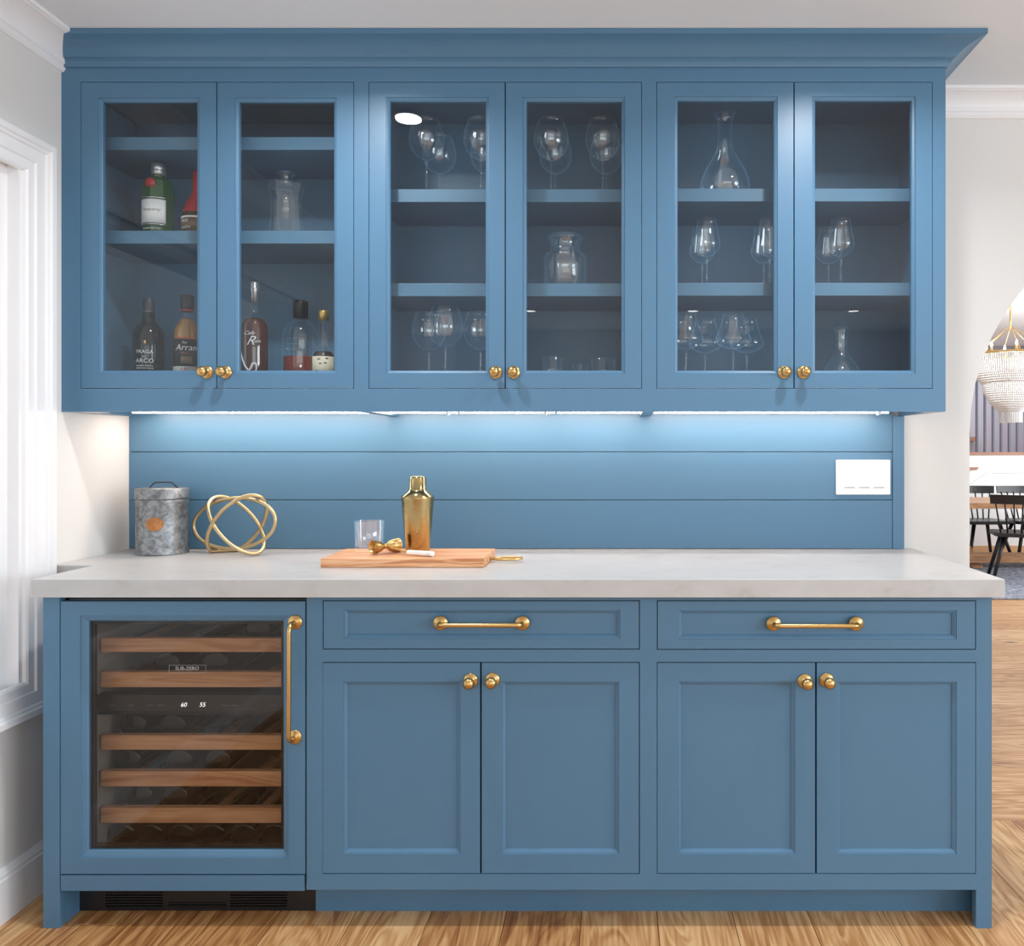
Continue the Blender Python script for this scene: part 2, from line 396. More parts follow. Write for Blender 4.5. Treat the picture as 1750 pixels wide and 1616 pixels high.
yframe(MB(), [(wy0, wy1, wz0, wz1, XL - 0.16), (wy0, wy1, wz0, wz1, XL + 0.001), (wy0 - 0.012, wy1 + 0.012, wz0 + 0.012, wz1 - 0.012, XL + 0.001),
              (wy0 - 0.012, wy1 + 0.012, wz0 + 0.012, wz1 - 0.012, XL - 0.16)]).build('jamb', M['white'], win)
yframe(MB(), [(wy0 - 0.012, wy1 + 0.012, wz0 + 0.012, wz1 - 0.012, XL - 0.07), (wy0 - 0.012, wy1 + 0.012, wz0 + 0.012, wz1 - 0.012, XL - 0.03),
              (wy0 - 0.047, wy1 + 0.047, wz0 + 0.047, wz1 - 0.047, XL - 0.03), (wy0 - 0.055, wy1 + 0.055, wz0 + 0.055, wz1 - 0.055, XL - 0.045),
              (wy0 - 0.055, wy1 + 0.055, wz0 + 0.055, wz1 - 0.055, XL - 0.07)]).build('sash', M['white'], win)
MB().box(XL - 0.060, XL - 0.055, wy0 - 0.05, wy1 + 0.05, wz0 + 0.05, wz1 - 0.05).build('glass_pane', M['window_pane'], win)
# frame of the unseen rear window, added to carry the fill light
rw = thing('added_window_2', (0.75, YB, rz0), 'added wide window for fill light behind the camera', None, None, 'structure')
MB().frame([(rx0, rx1, rz0, rz1, YB - 0.1), (rx0, rx1, rz0, rz1, YB - 0.05), (rx0 + 0.06, rx1 - 0.06, rz0 + 0.06, rz1 - 0.06, YB - 0.05), (rx0 + 0.06, rx1 - 0.06, rz0 + 0.06, rz1 - 0.06, YB - 0.1)]).build('sash', M['white'], rw)
for xm in (rx0 + 1.4, rx0 + 2.8):
    box('mullion', M['white'], rw, xm - 0.03, xm + 0.03, YB - 0.1, YB - 0.05, rz0 + 0.06, rz1 - 0.06)
w3 = thing('window_3', (XR, -2.9, 0.75), 'wide window in the right kitchen wall', None, None, 'structure')
yframe(MB(), [(ry0, ry1, 0.75, 2.05, XR + 0.10), (ry0, ry1, 0.75, 2.05, XR + 0.04), (ry0 - 0.06, ry1 + 0.06, 0.81, 1.99, XR + 0.04), (ry0 - 0.06, ry1 + 0.06, 0.81, 1.99, XR + 0.10)]).build('sash', M['white'], w3)
# crown mouldings and baseboards
def crown_prof(h=0.083, p=0.07):           # (projection, height below ceiling)
    P = [(0, 0), (p, 0), (p, -0.010), (p - 0.006, -0.012)]
    n = 8
    for k in range(n + 1):
        a = k/n; P.append((p - 0.008 - (p - 0.026)*(math.sin(a*PI/2)**1.1), -0.014 - (h - 0.038)*(1 - math.cos(a*PI/2))**0.9))
    P += [(0.016, -(h - 0.020)), (0.012, -(h - 0.018)), (0.012, -0.004 - (h - 0.012)), (0.006, -h), (0, -h)]
    return P
cp = crown_prof()
tag(MB().prism(cp, X(1617, 0.345) + 0.001, XR, lambda u, v, w_: (w_, -u, CH + v)).build('trim_1', M['white'], None), 'white crown moulding on back wall right of cabinets', None, None, 'structure')
tag(MB().prism(crown_prof(0.086, 0.082), -0.002, YB, lambda u, v, w_: (XL + u, w_, CH + v)).build('trim_2', M['white'], None), 'white crown moulding along the left wall', None, None, 'structure')
tag(MB().prism(cp, -0.072, YB, lambda u, v, w_: (XR - u, w_, CH + v)).build('trim_3', M['white'], None), 'white crown moulding along the right wall', None, None, 'structure')
bp_ = [(0, 0), (0.016, 0), (0.016, 0.112), (0.012, 0.116), (0.012, 0.124), (0.008, 0.132), (0.004, 0.14), (0, 0.14)]
tag(MB().prism(bp_, -0.001, YB, lambda u, v, w_: (XL + u, w_, v)).build('baseboard_left', M['white'], None), 'tall white baseboard along the left wall', None, None, 'structure')
tag(MB().prism(bp_, 0.985, ax0, lambda u, v, w_: (w_, -u, v)).build('baseboard_back', M['white'], None), 'short white baseboard between cabinets and arch', None, None, 'structure')
tag(MB().prism(bp_, -0.001, YB, lambda u, v, w_: (XR - u, w_, v)).build('baseboard_right', M['white'], None), 'white baseboard along the right wall', None, None, 'structure')

# ------------------------------------------------------------------ recessed ceiling lights
can0 = thing('recessed_light', (0, 0, CH), 'x', 'ceiling light', 'recessed ceiling lights')
MB().lathe([(0.046, 0), (0.062, 0), (0.062, -0.004), (0.048, -0.006), (0.046, -0.004)], (0, 0, CH), 32, True, True).build('trim_ring', M['white'], can0)
MB().lathe([(0.0005, -0.0035), (0.046, -0.0035), (0.046, -0.001), (0.0005, -0.001)], (0, 0, CH), 32, False).build('lens', M['can_lens'], can0)
cans = [(-0.74, -0.85, "mirrored as a large oval in middle cabinet's left glass door"), (0.66, -0.85, 'glinting on the door stiles of the right wall cabinet'),
        (-0.73, -4.95, "mirrored as tiny oval in middle cabinet's right glass door"), (0.68, -4.95, "mirrored as tiny oval in right cabinet's left glass door"),
        (2.07, -4.95, "mirrored as tiny oval in rightmost glass door")]
for i, (cx, cy, wh) in enumerate(cans):
    c = can0 if i == 0 else copy_tree(can0)
    c.location = (cx, cy, CH); c['label'] = 'round recessed ceiling light ' + wh
    area('downlight', (cx, cy, CH - 0.008), (0, 0, 0), 0.09, 0.09, CAN_POWER, CAN_COLOR, 'DISK', math.radians(150))

# ================================================================== UPPER CABINETS
DU = 0.345                                 # face depth
zU0, zU1 = Z(703, DU), CH - 0.004          # underside, top
ZD0, ZD1 = Z(664, DU), Z(140, DU)          # door bottom / top
zin0, zin1 = 1.447, 2.335                  # inside floor and ceiling
DSH = 0.28                                 # shelf front depth
def knob_mesh(px, py, d, parent, r_ball=0.0150):
    kx, kz = X(px, d), Z(py, d)
    pr = [(0.0005, 0), (0.0185, 0), (0.0190, -0.002), (0.0180, -0.0045), (0.012, -0.006), (0.0075, -0.009), (0.0062, -0.014), (0.0075, -0.019)]
    n = 10
    for k in range(n + 1):
        a = -PI/2*0.72 + (PI/2*0.72 + PI/2)*k/n
        pr.append((max(0.0004, r_ball*math.cos(a)), -0.032 - 0.0135*math.sin(a)))
    return MB().lathe(pr, (kx, -d, kz), 24, True, False, 'Y').build('knob', M['brass'], parent)
def glass_door(parent, x0, x1, ox0, ox1, oy0_, oy1_, kpx, lab):
    d = DU
    a, b = X(x0, d) + 0.0017, X(x1, d) - 0.0017
    z0, z1 = ZD0 + 0.0017, ZD1 - 0.0017
    ia, ib, iz0, iz1 = X(ox0, 0.337), X(ox1, 0.337), Z(oy1_, 0.337), Z(oy0_, 0.337)
    def r(t, y): return (ia - t, ib + t, iz0 - t, iz1 + t, y)
    fr = MB().frame([(a, b, z0, z1, -d + 0.021), (a, b, z0, z1, -d), r(0.0105, -d), r(0.0100, -d + 0.003), r(0.007, -d + 0.0035), r(0.0025, -d + 0.0055), r(0, -d + 0.0085), r(0, -d + 0.021)])
    o = fr.build('door', M['blue'], parent); o['label'] = lab
    MB().box(ia - 0.004, ib + 0.004, -d + 0.011, -d + 0.015, iz0 - 0.004, iz1 + 0.004).build('glass_pane', M['pane'], o)
    knob_mesh(kpx, 636, d, o)
    for hz in (z0 + 0.09, z1 - 0.09):      # hinge knuckles on the inside edge
        hx = a + 0.006 if kpx > (x0 + x1)/2 else b - 0.006
        MB().lathe([(0.0005, -0.02), (0.004, -0.02), (0.004, 0.02), (0.0005, 0.02)], (hx, -d + 0.026, hz), 10).build('hinge', M['brass'], o)
    return o
def upper_unit(label, px0, px1, doors, shelf_rows, left_end=False, right_end=False):
    a, b = X(px0, DU), X(px1, DU)
    u = thing('wall_cabinet', ((a + b)/2, -DU/2, zU0), label, 'cabinet', 'wall cabinets with glass doors')
    t = 0.018; yb, yf = -0.001, -DU + 0.022
    m = MB()
    lz = zU0 if left_end else zU0 + 0.0
    m.box(a, a + t, yf, yb, zU0, zU1); m.box(b - t, b, yf, yb, zU0, zU1)
    m.box(a + t, b - t, yf, yb, zin0 - 0.02, zin0); m.box(a + t, b - t, yf, yb, zin1, zin1 + 0.02)
    m.box(a + t, b - t, -0.012, yb, zin0, zin1)
    m.build('carcass', M['blue'], u)
    d0, d1 = X(doors[0][0], DU), X(doors[1][1], DU)
    m = MB(); y0, y1 = -DU, -DU + 0.022
    m.box(a, d0, y0, y1, zU0, zU1); m.box(d1, b, y0, y1, zU0, zU1)
    m.box(d0, d1, y0, y1, zU0, ZD0); m.box(d0, d1, y0, y1, ZD1, zU1)
    m.build('face_frame', M['blue'], u)
    for y in shelf_rows:
        z = Z(y, DSH)
        box('shelf', M['blue'], u, a + t + 0.0005, b - t - 0.0005, -DSH, -0.0125, z - 0.039, z, 0.001)
    for dd in doors: glass_door(u, *dd)
    return u
upper_unit('blue wall cabinet holding liquor bottles, next to the left wall', 105, 617.5,
           [(138, 370.5, 176, 337, 175, 633, 354, 'left glass door'), (370.5, 605, 409, 571, 175, 633, 386, 'right glass door')], (234, 394), left_end=True)
upper_unit('blue wall cabinet with balloon wine glasses and glass jar, middle of the three', 617.5, 1109.5,
           [(630, 863.5, 667, 830, 174, 633, 847, 'left glass door'), (863.5, 1097, 900, 1062, 174, 633, 878, 'right glass door')], (323, 484))
upper_unit('blue wall cabinet with carafe and tulip wine glasses, at the arch end', 1109.5, 1616,
           [(1122, 1357, 1158, 1322, 173, 633, 1340, 'left glass door'), (1357, 1594, 1393, 1557, 173, 633, 1373, 'right glass door')], (322, 483), right_end=True)
# crown of the cabinets, mitred return on the right
XU1 = X(1616, DU)
cprof = [(0, Z(116, DU) - CH), (0.006, Z(116, DU) - CH), (0.010, -0.064), (0.013, -0.060), (0.013, -0.056), (0.018, -0.053)]
for k in range(9):
    a = k/8; cprof.append((0.022 + 0.056*(0.45*(1 - math.cos(a*PI/2)) + 0.55*a), -0.052 + 0.035*(0.45*math.sin(a*PI/2) + 0.55*a)))
cprof += [(0.081, -0.0165), (0.085, -0.015), (0.085, -0.0015), (0, -0.0015)]
m = MB()
loops = []
for (px_, py_, nx, ny) in ((XL + 0.0005, -DU, 0, -1), (XU1, -DU, 1, -1), (XU1, -0.0005, 1, 0)):
    loops.append([(px_ + nx*p, py_ + ny*p, CH + z) for p, z in cprof])
m.loft(loops, True, False, True)
tag(m.build('crown_moulding', M['blue'], None), 'blue crown moulding along the top of the wall cabinets', 'moulding')
# LED bars under the cabinets
for pa, pb, lab in ((228, 782, 'long glowing under-cabinet light bar, left segment by the wall'), (785.5, 949, 'short glowing under-cabinet light bar between the two long ones'), (952, 1518, 'long glowing under-cabinet light bar, right segment over the switch plate')):
    d = 0.105; xa, xb = X(pa, d), X(pb, d)
    t = thing('light_bar', ((xa + xb)/2, -d, zU0 + 0.0), lab, 'light bar', 'under-cabinet light bars')
    zb = zU0 + 0.006
    m = MB(); m.box(xa, xb, -d - 0.012, -d + 0.012, zb + 0.004, zin0 - 0.0205); m.build('housing', M['white'], t)
    box('diffuser', M['led'], t, xa + 0.002, xb - 0.002, -d - 0.010, -d + 0.010, zb - 0.001, zb + 0.0035)
    MB().box(xb - 0.035, xb - 0.028, -d - 0.013, -d + 0.013, zb - 0.006, zb + 0.006).build('clip', M['white'], t)

# ================================================================== BACKSPLASH
DB = 0.016
zc1 = 0.914
bx0, bx1 = XL + 0.001, X(1525, DB)
bs = thing('shiplap_backsplash', ((bx0 + bx1)/2, 0, zc1), 'blue shiplap backsplash of three boards above the counter', 'backsplash')
seams = [zc1 + 0.0006, Z(854, DB), Z(772, DB), zin0 - 0.0215]
for i in range(3):
    box('board', M['blue'], bs, bx0, bx1, -DB, -0.0045, seams[i] + 0.0012, seams[i+1] - 0.0012, 0.0008)
box('backing', M['blue'], bs, bx0, bx1, -0.004, -0.0008, seams[0], seams[3])
box('edge_strip', M['blue'], bs, bx1 + 0.0008, X(1545, DB), -DB - 0.003, -0.001, zc1 + 0.001, zU0 - 0.0005, 0.001)
# switch plate
d = DB
sw = thing('switch_plate', (X(1474.5, d), -d, Z(845, d)), 'white triple rocker switch plate on blue backsplash', 'light switch')
MB().box(X(1428, d), X(1521, d), -d - 0.006, -d - 0.0005, Z(845, d), Z(785.5, d)).build('plate', M['plastic'], sw, 0.0025)
for px_ in (1451, 1476, 1501):
    rk = MB(); xa, xb, za, zb = X(px_ - 9, d), X(px_ + 9, d), Z(832, d), Z(798, d)
    rk.prism([(-d - 0.0055, za), (-d - 0.0095, za), (-d - 0.0075, zb), (-d - 0.0055, zb)], xa, xb, lambda u, v, w_: (w_, u, v)).build('rocker', M['plastic'], sw, 0.0006)
    MB().box(xa, xb, -d - 0.0066, -d - 0.0058, za - 0.0022, za - 0.0008).build('slot', M['inkgrey'], sw)

# ================================================================== COUNTERTOP
DC = 0.641
cxl, cxr, cxn = X(52, DC), X(1718, DC), XL + 0.0006
zc0 = Z(1021, DC)
poly = [(cxn, -0.001), (cxr, -0.001), (cxr, -DC), (cxl, -DC), (cxl, -0.392), (cxn, -0.392)]
ct = MB().prism(poly, zc0, zc1)
tag(ct.build('countertop', M['counter'], None, 0.0015), 'pale grey concrete look countertop on blue base cabinets', 'countertop')

# ================================================================== BASE CABINETS
DL = 0.61
zb_r = Z(1520, DL)                        # bottom of the face frame
ztop = zc0 - 0.001
DT = 0.531                                # toe kick plane
def pull(parent, p0, p1, d, r=0.0057, out=0.031):
    a, b = Vector(p0), Vector(p1); ax = (b - a).normalized(); o_ = Vector((0, -1, 0))
    m = MB()
    for p in (a, b):
        m.lathe([(0.0005, 0), (0.0188, 0), (0.0192, -0.002), (0.0180, -0.004), (0.011, -0.0055), (0.0085, -0.008), (0.0005, -0.008)], tuple(p), 24, True, False, 'Y')
    pts = [a + o_*0.002, a + o_*(out*0.55)]
    for k in range(1, 6):
        t = k/6*PI/2; R = out*0.45
        pts.append(a + o_*(out - R + R*math.sin(t)) + ax*(R*(1 - math.cos(t))))
    R = out*0.45
    pts.append(a + o_*out + ax*R)
    pts.append(b + o_*out - ax*R)
    for k in range(5, 0, -1):
        t = k/6*PI/2
        pts.append(b + o_*(out - R + R*math.sin(t)) - ax*(R*(1 - math.cos(t))))
    pts += [b + o_*(out*0.55), b + o_*0.002]
    m.tube(pts, r, 14)
    return m.build('pull_handle', M['brass'], parent)
def panel_front(name, parent, x0, x1, y0, y1, ix0, ix1, iy0, iy1):
    d = DL
    a, b, z0, z1 = X(x0, d) + 0.0023, X(x1, d) - 0.0023, Z(y1, d) + 0.0023, Z(y0, d) - 0.0023
    ia, ib, iz0, iz1 = X(ix0, d), X(ix1, d), Z(iy1, d), Z(iy0, d)
    def r(t, y): return (ia + t, ib - t, iz0 + t, iz1 - t, y)
    fr = MB().frame([(a, b, z0, z1, -d + 0.022), (a, b, z0, z1, -d), r(0, -d), r(0.0006, -d + 0.0025), r(0.0035, -d + 0.003), r(0.0095, -d + 0.0075), r(0.0105, -d + 0.0105), r(0.0105, -d + 0.022)])
    o = fr.build(name, M['blue'], parent)
    MB().box(ia + 0.008, ib - 0.008, -d + 0.010, -d + 0.018, iz0 + 0.008, iz1 - 0.008).build('panel', M['blue'], o)
    return o
def base_unit(label, px0, px1, dr, drp, doors, leg=False, name='base_cabinet'):
    a, b = X(px0, DL), X(px1, DL)
    u = thing(name, ((a + b)/2, -DL/2, 0), label, 'cabinet', 'base cabinets with drawer and doors')
    bodyb = b - 0.02 if leg else b
    box('carcass', M['blue'], u, a + 0.001, bodyb - 0.0005, -DL + 0.0235, -0.002, zb_r + 0.003, ztop - 0.002)
    x0, x1 = X(dr[0], DL), X(dr[1], DL); z0, z1 = Z(dr[3], DL), Z(dr[2], DL)
    dz0, dz1 = Z(1493, DL), Z(1131, DL)
    m = MB(); ya, yb = -DL, -DL + 0.0225
    m.box(a, x0, ya, yb, zb_r, ztop); m.box(x1, b, ya, yb, 0 if leg else zb_r, ztop)
    m.box(x0, x1, ya, yb, zb_r, dz0); m.box(x0, x1, ya, yb, dz1, z0); m.box(x0, x1, ya, yb, z1, ztop)
    m.build('face_frame', M['blue'], u)
    if leg:
        box('end_panel', M['blue'], u, b - 0.0195, b, -DL + 0.023, -0.002, 0.0, ztop)
    box('toe_kick', M['blue'], u, X(539.5, DT) if not leg else a, b - 0.02 if leg else b, -DT, -DT + 0.018, 0.0, zb_r + 0.0025)
    df = panel_front('drawer', u, dr[0], dr[1], dr[2], dr[3], *drp[0])
    (h0, h1, hy) = drp[1]
    pull(df, (X(h0, DL), -DL, Z(hy, DL)), (X(h1, DL), -DL, Z(hy, DL)), DL)
    for (dx0, dx1, ix0, ix1, kx, ky) in doors:
        o = panel_front('door', u, dx0, dx1, 1131, 1493, ix0, ix1, 1164, 1459)
        knob_mesh(kx, ky, DL, o)
    return u
base_unit('blue base cabinet between wine cooler and right base cabinet, drawer over two doors', 524, 1108, (551.5, 1093.5, 1025.5, 1109.5), ((587, 1060, 1041.5, 1091), (753, 893, 1064)),
          [(550.5, 821.8, 586, 787, 804.5, 1162), (821.8, 1093.5, 857, 1058, 842, 1161)])
base_unit('blue base cabinet at the arch end with leg, drawer over two doors', 1108, 1695, (1122.5, 1668, 1025.5, 1110), ((1159, 1635, 1042, 1092), (1322, 1463, 1065)),
          [(1122, 1394.5, 1158, 1359, 1375, 1163), (1394.5, 1668.5, 1430, 1635, 1412.5, 1161.5)], leg=True)
# left end panel with its leg
ep = thing('end_panel', (X(87, DL), -DL/2, 0), 'blue left end panel and leg beside the wine cooler', 'end panel')
box('leg_face', M['blue'], ep, X(73.5, DL), X(102, DL), -DL, -DL + 0.0225, 0, ztop, 0.0006)
box('side_panel', M['blue'], ep, X(73.5, DL), X(73.5, DL) + 0.02, -DL + 0.023, -0.02, 0, ztop)
box('leg_return', M['blue'], ep, X(102, DL) - 0.012, X(102, DL), -DL + 0.023, -DT + 0.0, 0, zb_r + 0.02)

# ================================================================== WINE COOLER
fx0, fx1 = X(103, DL) + 0.001, X(522.5, DL) - 0.0015
fz1, fz0 = Z(1027.5, DL), Z(1493.5, DL) + 0.001
wc = thing('wine_cooler', ((fx0 + fx1)/2, -DL/2, 0), 'built-in wine cooler with blue framed glass door and wooden racks', 'wine cooler')
gz0, gz1 = 0.10, ztop - 0.004
gx0, gx1 = X(103, DL) + 0.004, X(523, DL) - 0.002
ix0, ix1 = X(160, 0.55), gx1 - 0.012
m = MB()
yf = -DL + 0.030
m.box(gx0, ix0, yf, -0.03, gz0, gz1); m.box(ix1, gx1, yf, -0.03, gz0, gz1)
m.box(ix0, ix1, yf, -0.03, gz1 - 0.03, gz1); m.box(ix0, ix1, yf, -0.03, gz0, gz0 + 0.05)
m.build('liner', M['grey_liner'], wc)
box('back_panel', M['dark_liner'], wc, ix0, ix1, -0.06, -0.031, gz0 + 0.05, gz1 - 0.03)
gx_a, gx_b, gz_a, gz_b = X(151, 0.602), X(484, 0.602), Z(1452, 0.602), Z(1061, 0.602)
def r(t, y): return (gx_a - t, gx_b + t, gz_a - t, gz_b + t, y)
door = MB().frame([(fx0, fx1, fz0, fz1, -DL + 0.024), (fx0, fx1, fz0, fz1, -DL), r(0.0165, -DL), r(0.0160, -DL + 0.003), r(0.012, -DL + 0.004), r(0.003, -DL + 0.008), r(0, -DL + 0.011), r(0, -DL + 0.024)]).build('door', M['blue'], wc)
MB().box(gx_a - 0.006, gx_b + 0.006, -DL + 0.0125, -DL + 0.0185, gz_a - 0.006, gz_b + 0.006).build('glass_pane', M['fridge_pane'], door)
MB().frame([r(0.004, -DL + 0.0195), r(-0.010, -DL + 0.0195), r(-0.010, -DL + 0.0285), r(0.004, -DL + 0.0285)]).build('gasket', M['black'], door)
pull(door, (X(504.5, DL), -DL, Z(1062.5, DL)), (X(503.5, DL), -DL, Z(1259, DL)), DL, 0.0057, 0.040)
gl = -DL + 0.0121
flat_text('SUB-ZERO', 0.0135, X(320, 0.598), gl, Z(1142, 0.598), M['logo'], door, sx=1.0)
lx0, lx1, lz0, lz1 = X(289, .598), X(352, .598), Z(1149, .598), Z(1136, .598)
MB().frame([(lx0, lx1, lz0, lz1, gl), (lx0, lx1, lz0, lz1, gl - 0.0004), (lx0 + 0.0006, lx1 - 0.0006, lz0 + 0.0006, lz1 - 0.0006, gl - 0.0004), (lx0 + 0.0006, lx1 - 0.0006, lz0 + 0.0006, lz1 - 0.0006, gl)]).build('logo_outline', M['logo'], door)
box('lower_panel', M['blue'], wc, fx0, fx1 - 0.002, -DL, -DL + 0.022, Z(1522, DL), Z(1495.5, DL), 0.0006)
box('door_gap_filler', M['black'], wc, fx0, fx1, -DL + 0.0315, -DL + 0.0295, fz1 + 0.0005, ztop - 0.0005)
DRK = 0.535
rows = [(1090, 1114), (1148, 1174), (1256, 1281), (1317.5, 1343.5), (1380, 1406)]
for ya, yb in rows:
    rk = box('rack', M['rack_wood'], wc, X(172, DRK), ix1 - 0.012, -DRK, -DRK + 0.020, Z(yb, DRK), Z(ya, DRK), 0.001)
    for q in range(5):
        xs_ = X(190, DRK) + q*(ix1 - X(190, DRK) - 0.05)/4
        MB().box(xs_, xs_ + 0.022, -DRK + 0.0205, -0.09, Z(yb, DRK) + 0.001, Z(yb, DRK) + 0.011).build('slat', M['rack_wood'], rk)
    MB().box(ix0 + 0.0005, X(172, DRK) + 0.010, -DRK + 0.022, -0.09, Z(yb, DRK) - 0.008, Z(yb, DRK) + 0.012).build('slide', M['grey_liner'], rk)
DPN = 0.54
cpn = box('control_panel', plain('dark_brown_panel', srgb(52, 46, 42), 0.35), wc, ix0 + 0.002, ix1 - 0.002, -DPN, -DPN + 0.03, Z(1215, DPN), Z(1187, DPN), 0.001)
box('zone_divider', M['black'], wc, ix0 + 0.002, ix1 - 0.002, -DPN + 0.005, -0.065, Z(1222, DPN), Z(1215.5, DPN))
flat_text('60', 0.0165, X(314, DPN), -DPN - 0.0003, Z(1204, DPN), M['digit'], cpn, 0.2, 'digits')
flat_text('55', 0.0165, X(346, DPN), -DPN - 0.0003, Z(1204, DPN), M['digit'], cpn, 0.2, 'digits')
for px_, wd in ((191, 9), (224, 9), (257, 12), (275, 12), (384, 13), (400, 13), (468, 10)):
    MB().box(X(px_ - wd/2, DPN), X(px_ + wd/2, DPN), -DPN - 0.0006, -DPN - 0.0001, Z(1205.4, DPN), Z(1204, DPN)).build('button_mark', M['inkgrey'], cpn)
# grille at the floor
DG = 0.531
gr = MB(); g0, g1, gza, gzb = X(132.5, DG), X(539, DG) - 0.0005, 0.001, zb_r + 0.0025
sl_zones = [(X(180, DG), X(278, DG), Z(1552, DG), Z(1524, DG), 6), (X(287, DG), X(386, DG), Z(1550.5, DG), Z(1541, DG), 2), (X(393, DG), X(491, DG), Z(1552, DG), Z(1524, DG), 6)]
gr.box(g0, g1, -DG + 0.008, -DG + 0.014, gza, gzb)
edges = [g0] + [e for z_ in sl_zones for e in z_[:2]] + [g1]
for q in range(0, len(edges), 2): gr.box(edges[q], edges[q+1], -DG, -DG + 0.008, gza, gzb)
for xa, xb, za, zb, n in sl_zones:
    gr.box(xa, xb, -DG, -DG + 0.008, gza, za); gr.box(xa, xb, -DG, -DG + 0.008, zb, gzb)
go = gr.build('grille', M['black'], wc)
for xa, xb, za, zb, n in sl_zones:
    for q in range(n):
        zz = za + (zb - za)*(q + 0.5)/n
        MB().box(xa, xb, -DG - 0.001, -DG + 0.006, zz - 0.0018, zz + 0.0018).build('louver', M['black'], go)
# bottles lying in the cooler (base towards the room)
bot = [(0.0005, 0.0), (0.026, 0.0), (0.033, 0.002), (0.0375, 0.007), (0.0375, 0.19), (0.034, 0.215), (0.018, 0.245), (0.0145, 0.26), (0.0145, 0.29), (0.0165, 0.292), (0.0165, 0.305), (0.0005, 0.305)]
ORD = ['first from the left', 'second from the left', 'third from the left', 'fourth from the left', 'fifth from the left', 'sixth from the left', 'seventh from the left']
b0 = MB().lathe(bot, (0, 0, 0), 28, True, False, 'Y').build('wine_bottle', M['wine_glass_dark'], None, origin=(0, 0, 0))
MB().lathe([(0.0150, 0.246), (0.0152, 0.262), (0.0172, 0.290), (0.0172, 0.306), (0.0005, 0.3065), (0.0005, 0.246)], (0, 0, 0), 20, True, False, 'Y').build('foil', M['silver'], b0)
lay = [(1090, 'top cooler rack', (440,)), (1148, 'second cooler rack from top', (283, 367)), (1256, 'third cooler rack from top', (226, 293)), (1317.5, 'fourth cooler rack from top', (216, 305, 371)),
       (1380, 'lowest cooler rack', (237, 297)), (1446, 'wine cooler floor', (206, 254, 308, 361, 415, 468))]
nb = 0
for ry, rn, pxs in lay:
    db = 0.50
    for q, px_ in enumerate(pxs):
        o = b0 if nb == 0 else copy_tree(b0)
        nb += 1
        zz = (Z(ry, DRK) - 0.024 + 0.0165 + 0.0378) if ry < 1440 else gz0 + 0.05 + 0.0380
        o.location = (X(px_, db), -db, zz if ry >= 1440 else Z(ry, DRK) - 0.026 + 0.0385)
        tag(o, 'dark wine bottle lying on %s%s' % (rn, (', ' + ORD[q]) if len(pxs) > 1 else ''), 'bottle', 'wine bottles lying in the cooler')

# ================================================================== BOTTLES IN THE LEFT WALL CABINET
FLOORZ = zin0 + 0.0004
S2 = Z(394, DSH) + 0.0004
def lathe_obj(name, mat, parent, c, prof, seg=32): return MB().lathe(prof, c, seg).build(name, mat, parent)
def bottle_root(name, px_, d, z, label, cat='bottle', group='liquor bottles'):
    c = (X(px_, d), -d, z)
    return thing(name, c, label, cat, group), c
# gin
d = 0.20
g, c = bottle_root('gin_bottle', 271, d, S2, 'green gin bottle with red seal, white label and silver cap')
H = Z(281, d) - S2
R = 0.047
pr = [(0.0005, 0), (R*0.86, 0), (R*0.92, 0.004), (R*0.97, H*0.35), (R, H*0.56), (R*0.97, H*0.66), (R*0.85, H*0.745), (R*0.62, H*0.80), (R*0.44, H*0.83), (R*0.40, H*0.86), (R*0.0004/R, H*0.86)]
MB().lathe(pr, c, 8, False).build('body', M['green_glass'], g, 0.003)
MB().lathe([(0.0005, H*0.84), (R*0.43, H*0.84), (R*0.43, H*0.905), (R*0.40, H*0.915), (R*0.43, H*0.925), (R*0.42, H), (0.0005, H)], c, 24).build('cap', M['silver'], g)
lb = band(c[0], c[1], R*0.985, c[2] + H*0.15, c[2] + H*0.47, -0.95, 0.95).build('label', M['paper'], g)
for za in (0.125, 0.485):
    band(c[0], c[1], R*0.985, c[2] + H*za, c[2] + H*(za + 0.018), -0.95, 0.95).build('label_stripe', M['silver'], g)
wrap_text('Tanqueray', 0.0135, c[0], c[1], R*0.985, c[2] + H*0.33, M['inkgrey'], lb, 0.35)
wrap_text('LONDON DRY GIN', 0.0065, c[0], c[1], R*0.955, c[2] + H*0.075, M['inkwhite'], g)
m = MB().lathe([(0.0005, 0.004), (0.0150, 0.004), (0.0155, -0.002), (0.0005, -0.0030)], (c[0] - 0.002, c[1] - R*0.90, c[2] + H*0.69), 20, True, False, 'Y')
m.build('seal', M['redwax'], g)
# squat orange liqueur bottle with red wax
d = 0.20
g, c = bottle_root('liqueur_bottle', 339, d, S2, 'squat dark liqueur bottle with red wax neck beside green gin bottle')
R = 0.0475
MB().lathe([(0.0005, 0), (R*0.93, 0), (R, 0.006), (R*0.98, 0.05), (R*0.9, 0.075), (R*0.68, 0.105), (R*0.40, 0.125), (R*0.30, 0.15), (R*0.28, 0.20), (0.0005, 0.20)], c, 32).build('body', plain('brown_bottle_glass', srgb(58, 38, 30), 0.1), g)
MB().lathe([(R*0.93, 0.072), (R*0.70, 0.106), (R*0.43, 0.127), (R*0.34, 0.15), (R*0.33, 0.203), (0.0005, 0.204), (0.0005, 0.2), (R*0.29, 0.198), (R*0.31, 0.15), (R*0.41, 0.124), (R*0.69, 0.103), (R*0.92, 0.070)], c, 32, True, True).build('wax', M['redwax'], g)
lb = band(c[0], c[1], R, c[2] + 0.012, c[2] + 0.052, -1.3, 1.3).build('label', M['brownlabel'], g)
band(c[0], c[1], R + 0.0003, c[2] + 0.050, c[2] + 0.056, -1.3, 1.3).build('label_stripe', M['paper'], g)
wrap_text('VSOP', 0.012, c[0], c[1], R + 0.0003, c[2] + 0.040, M['inkwhite'], lb, 0, -0.45)
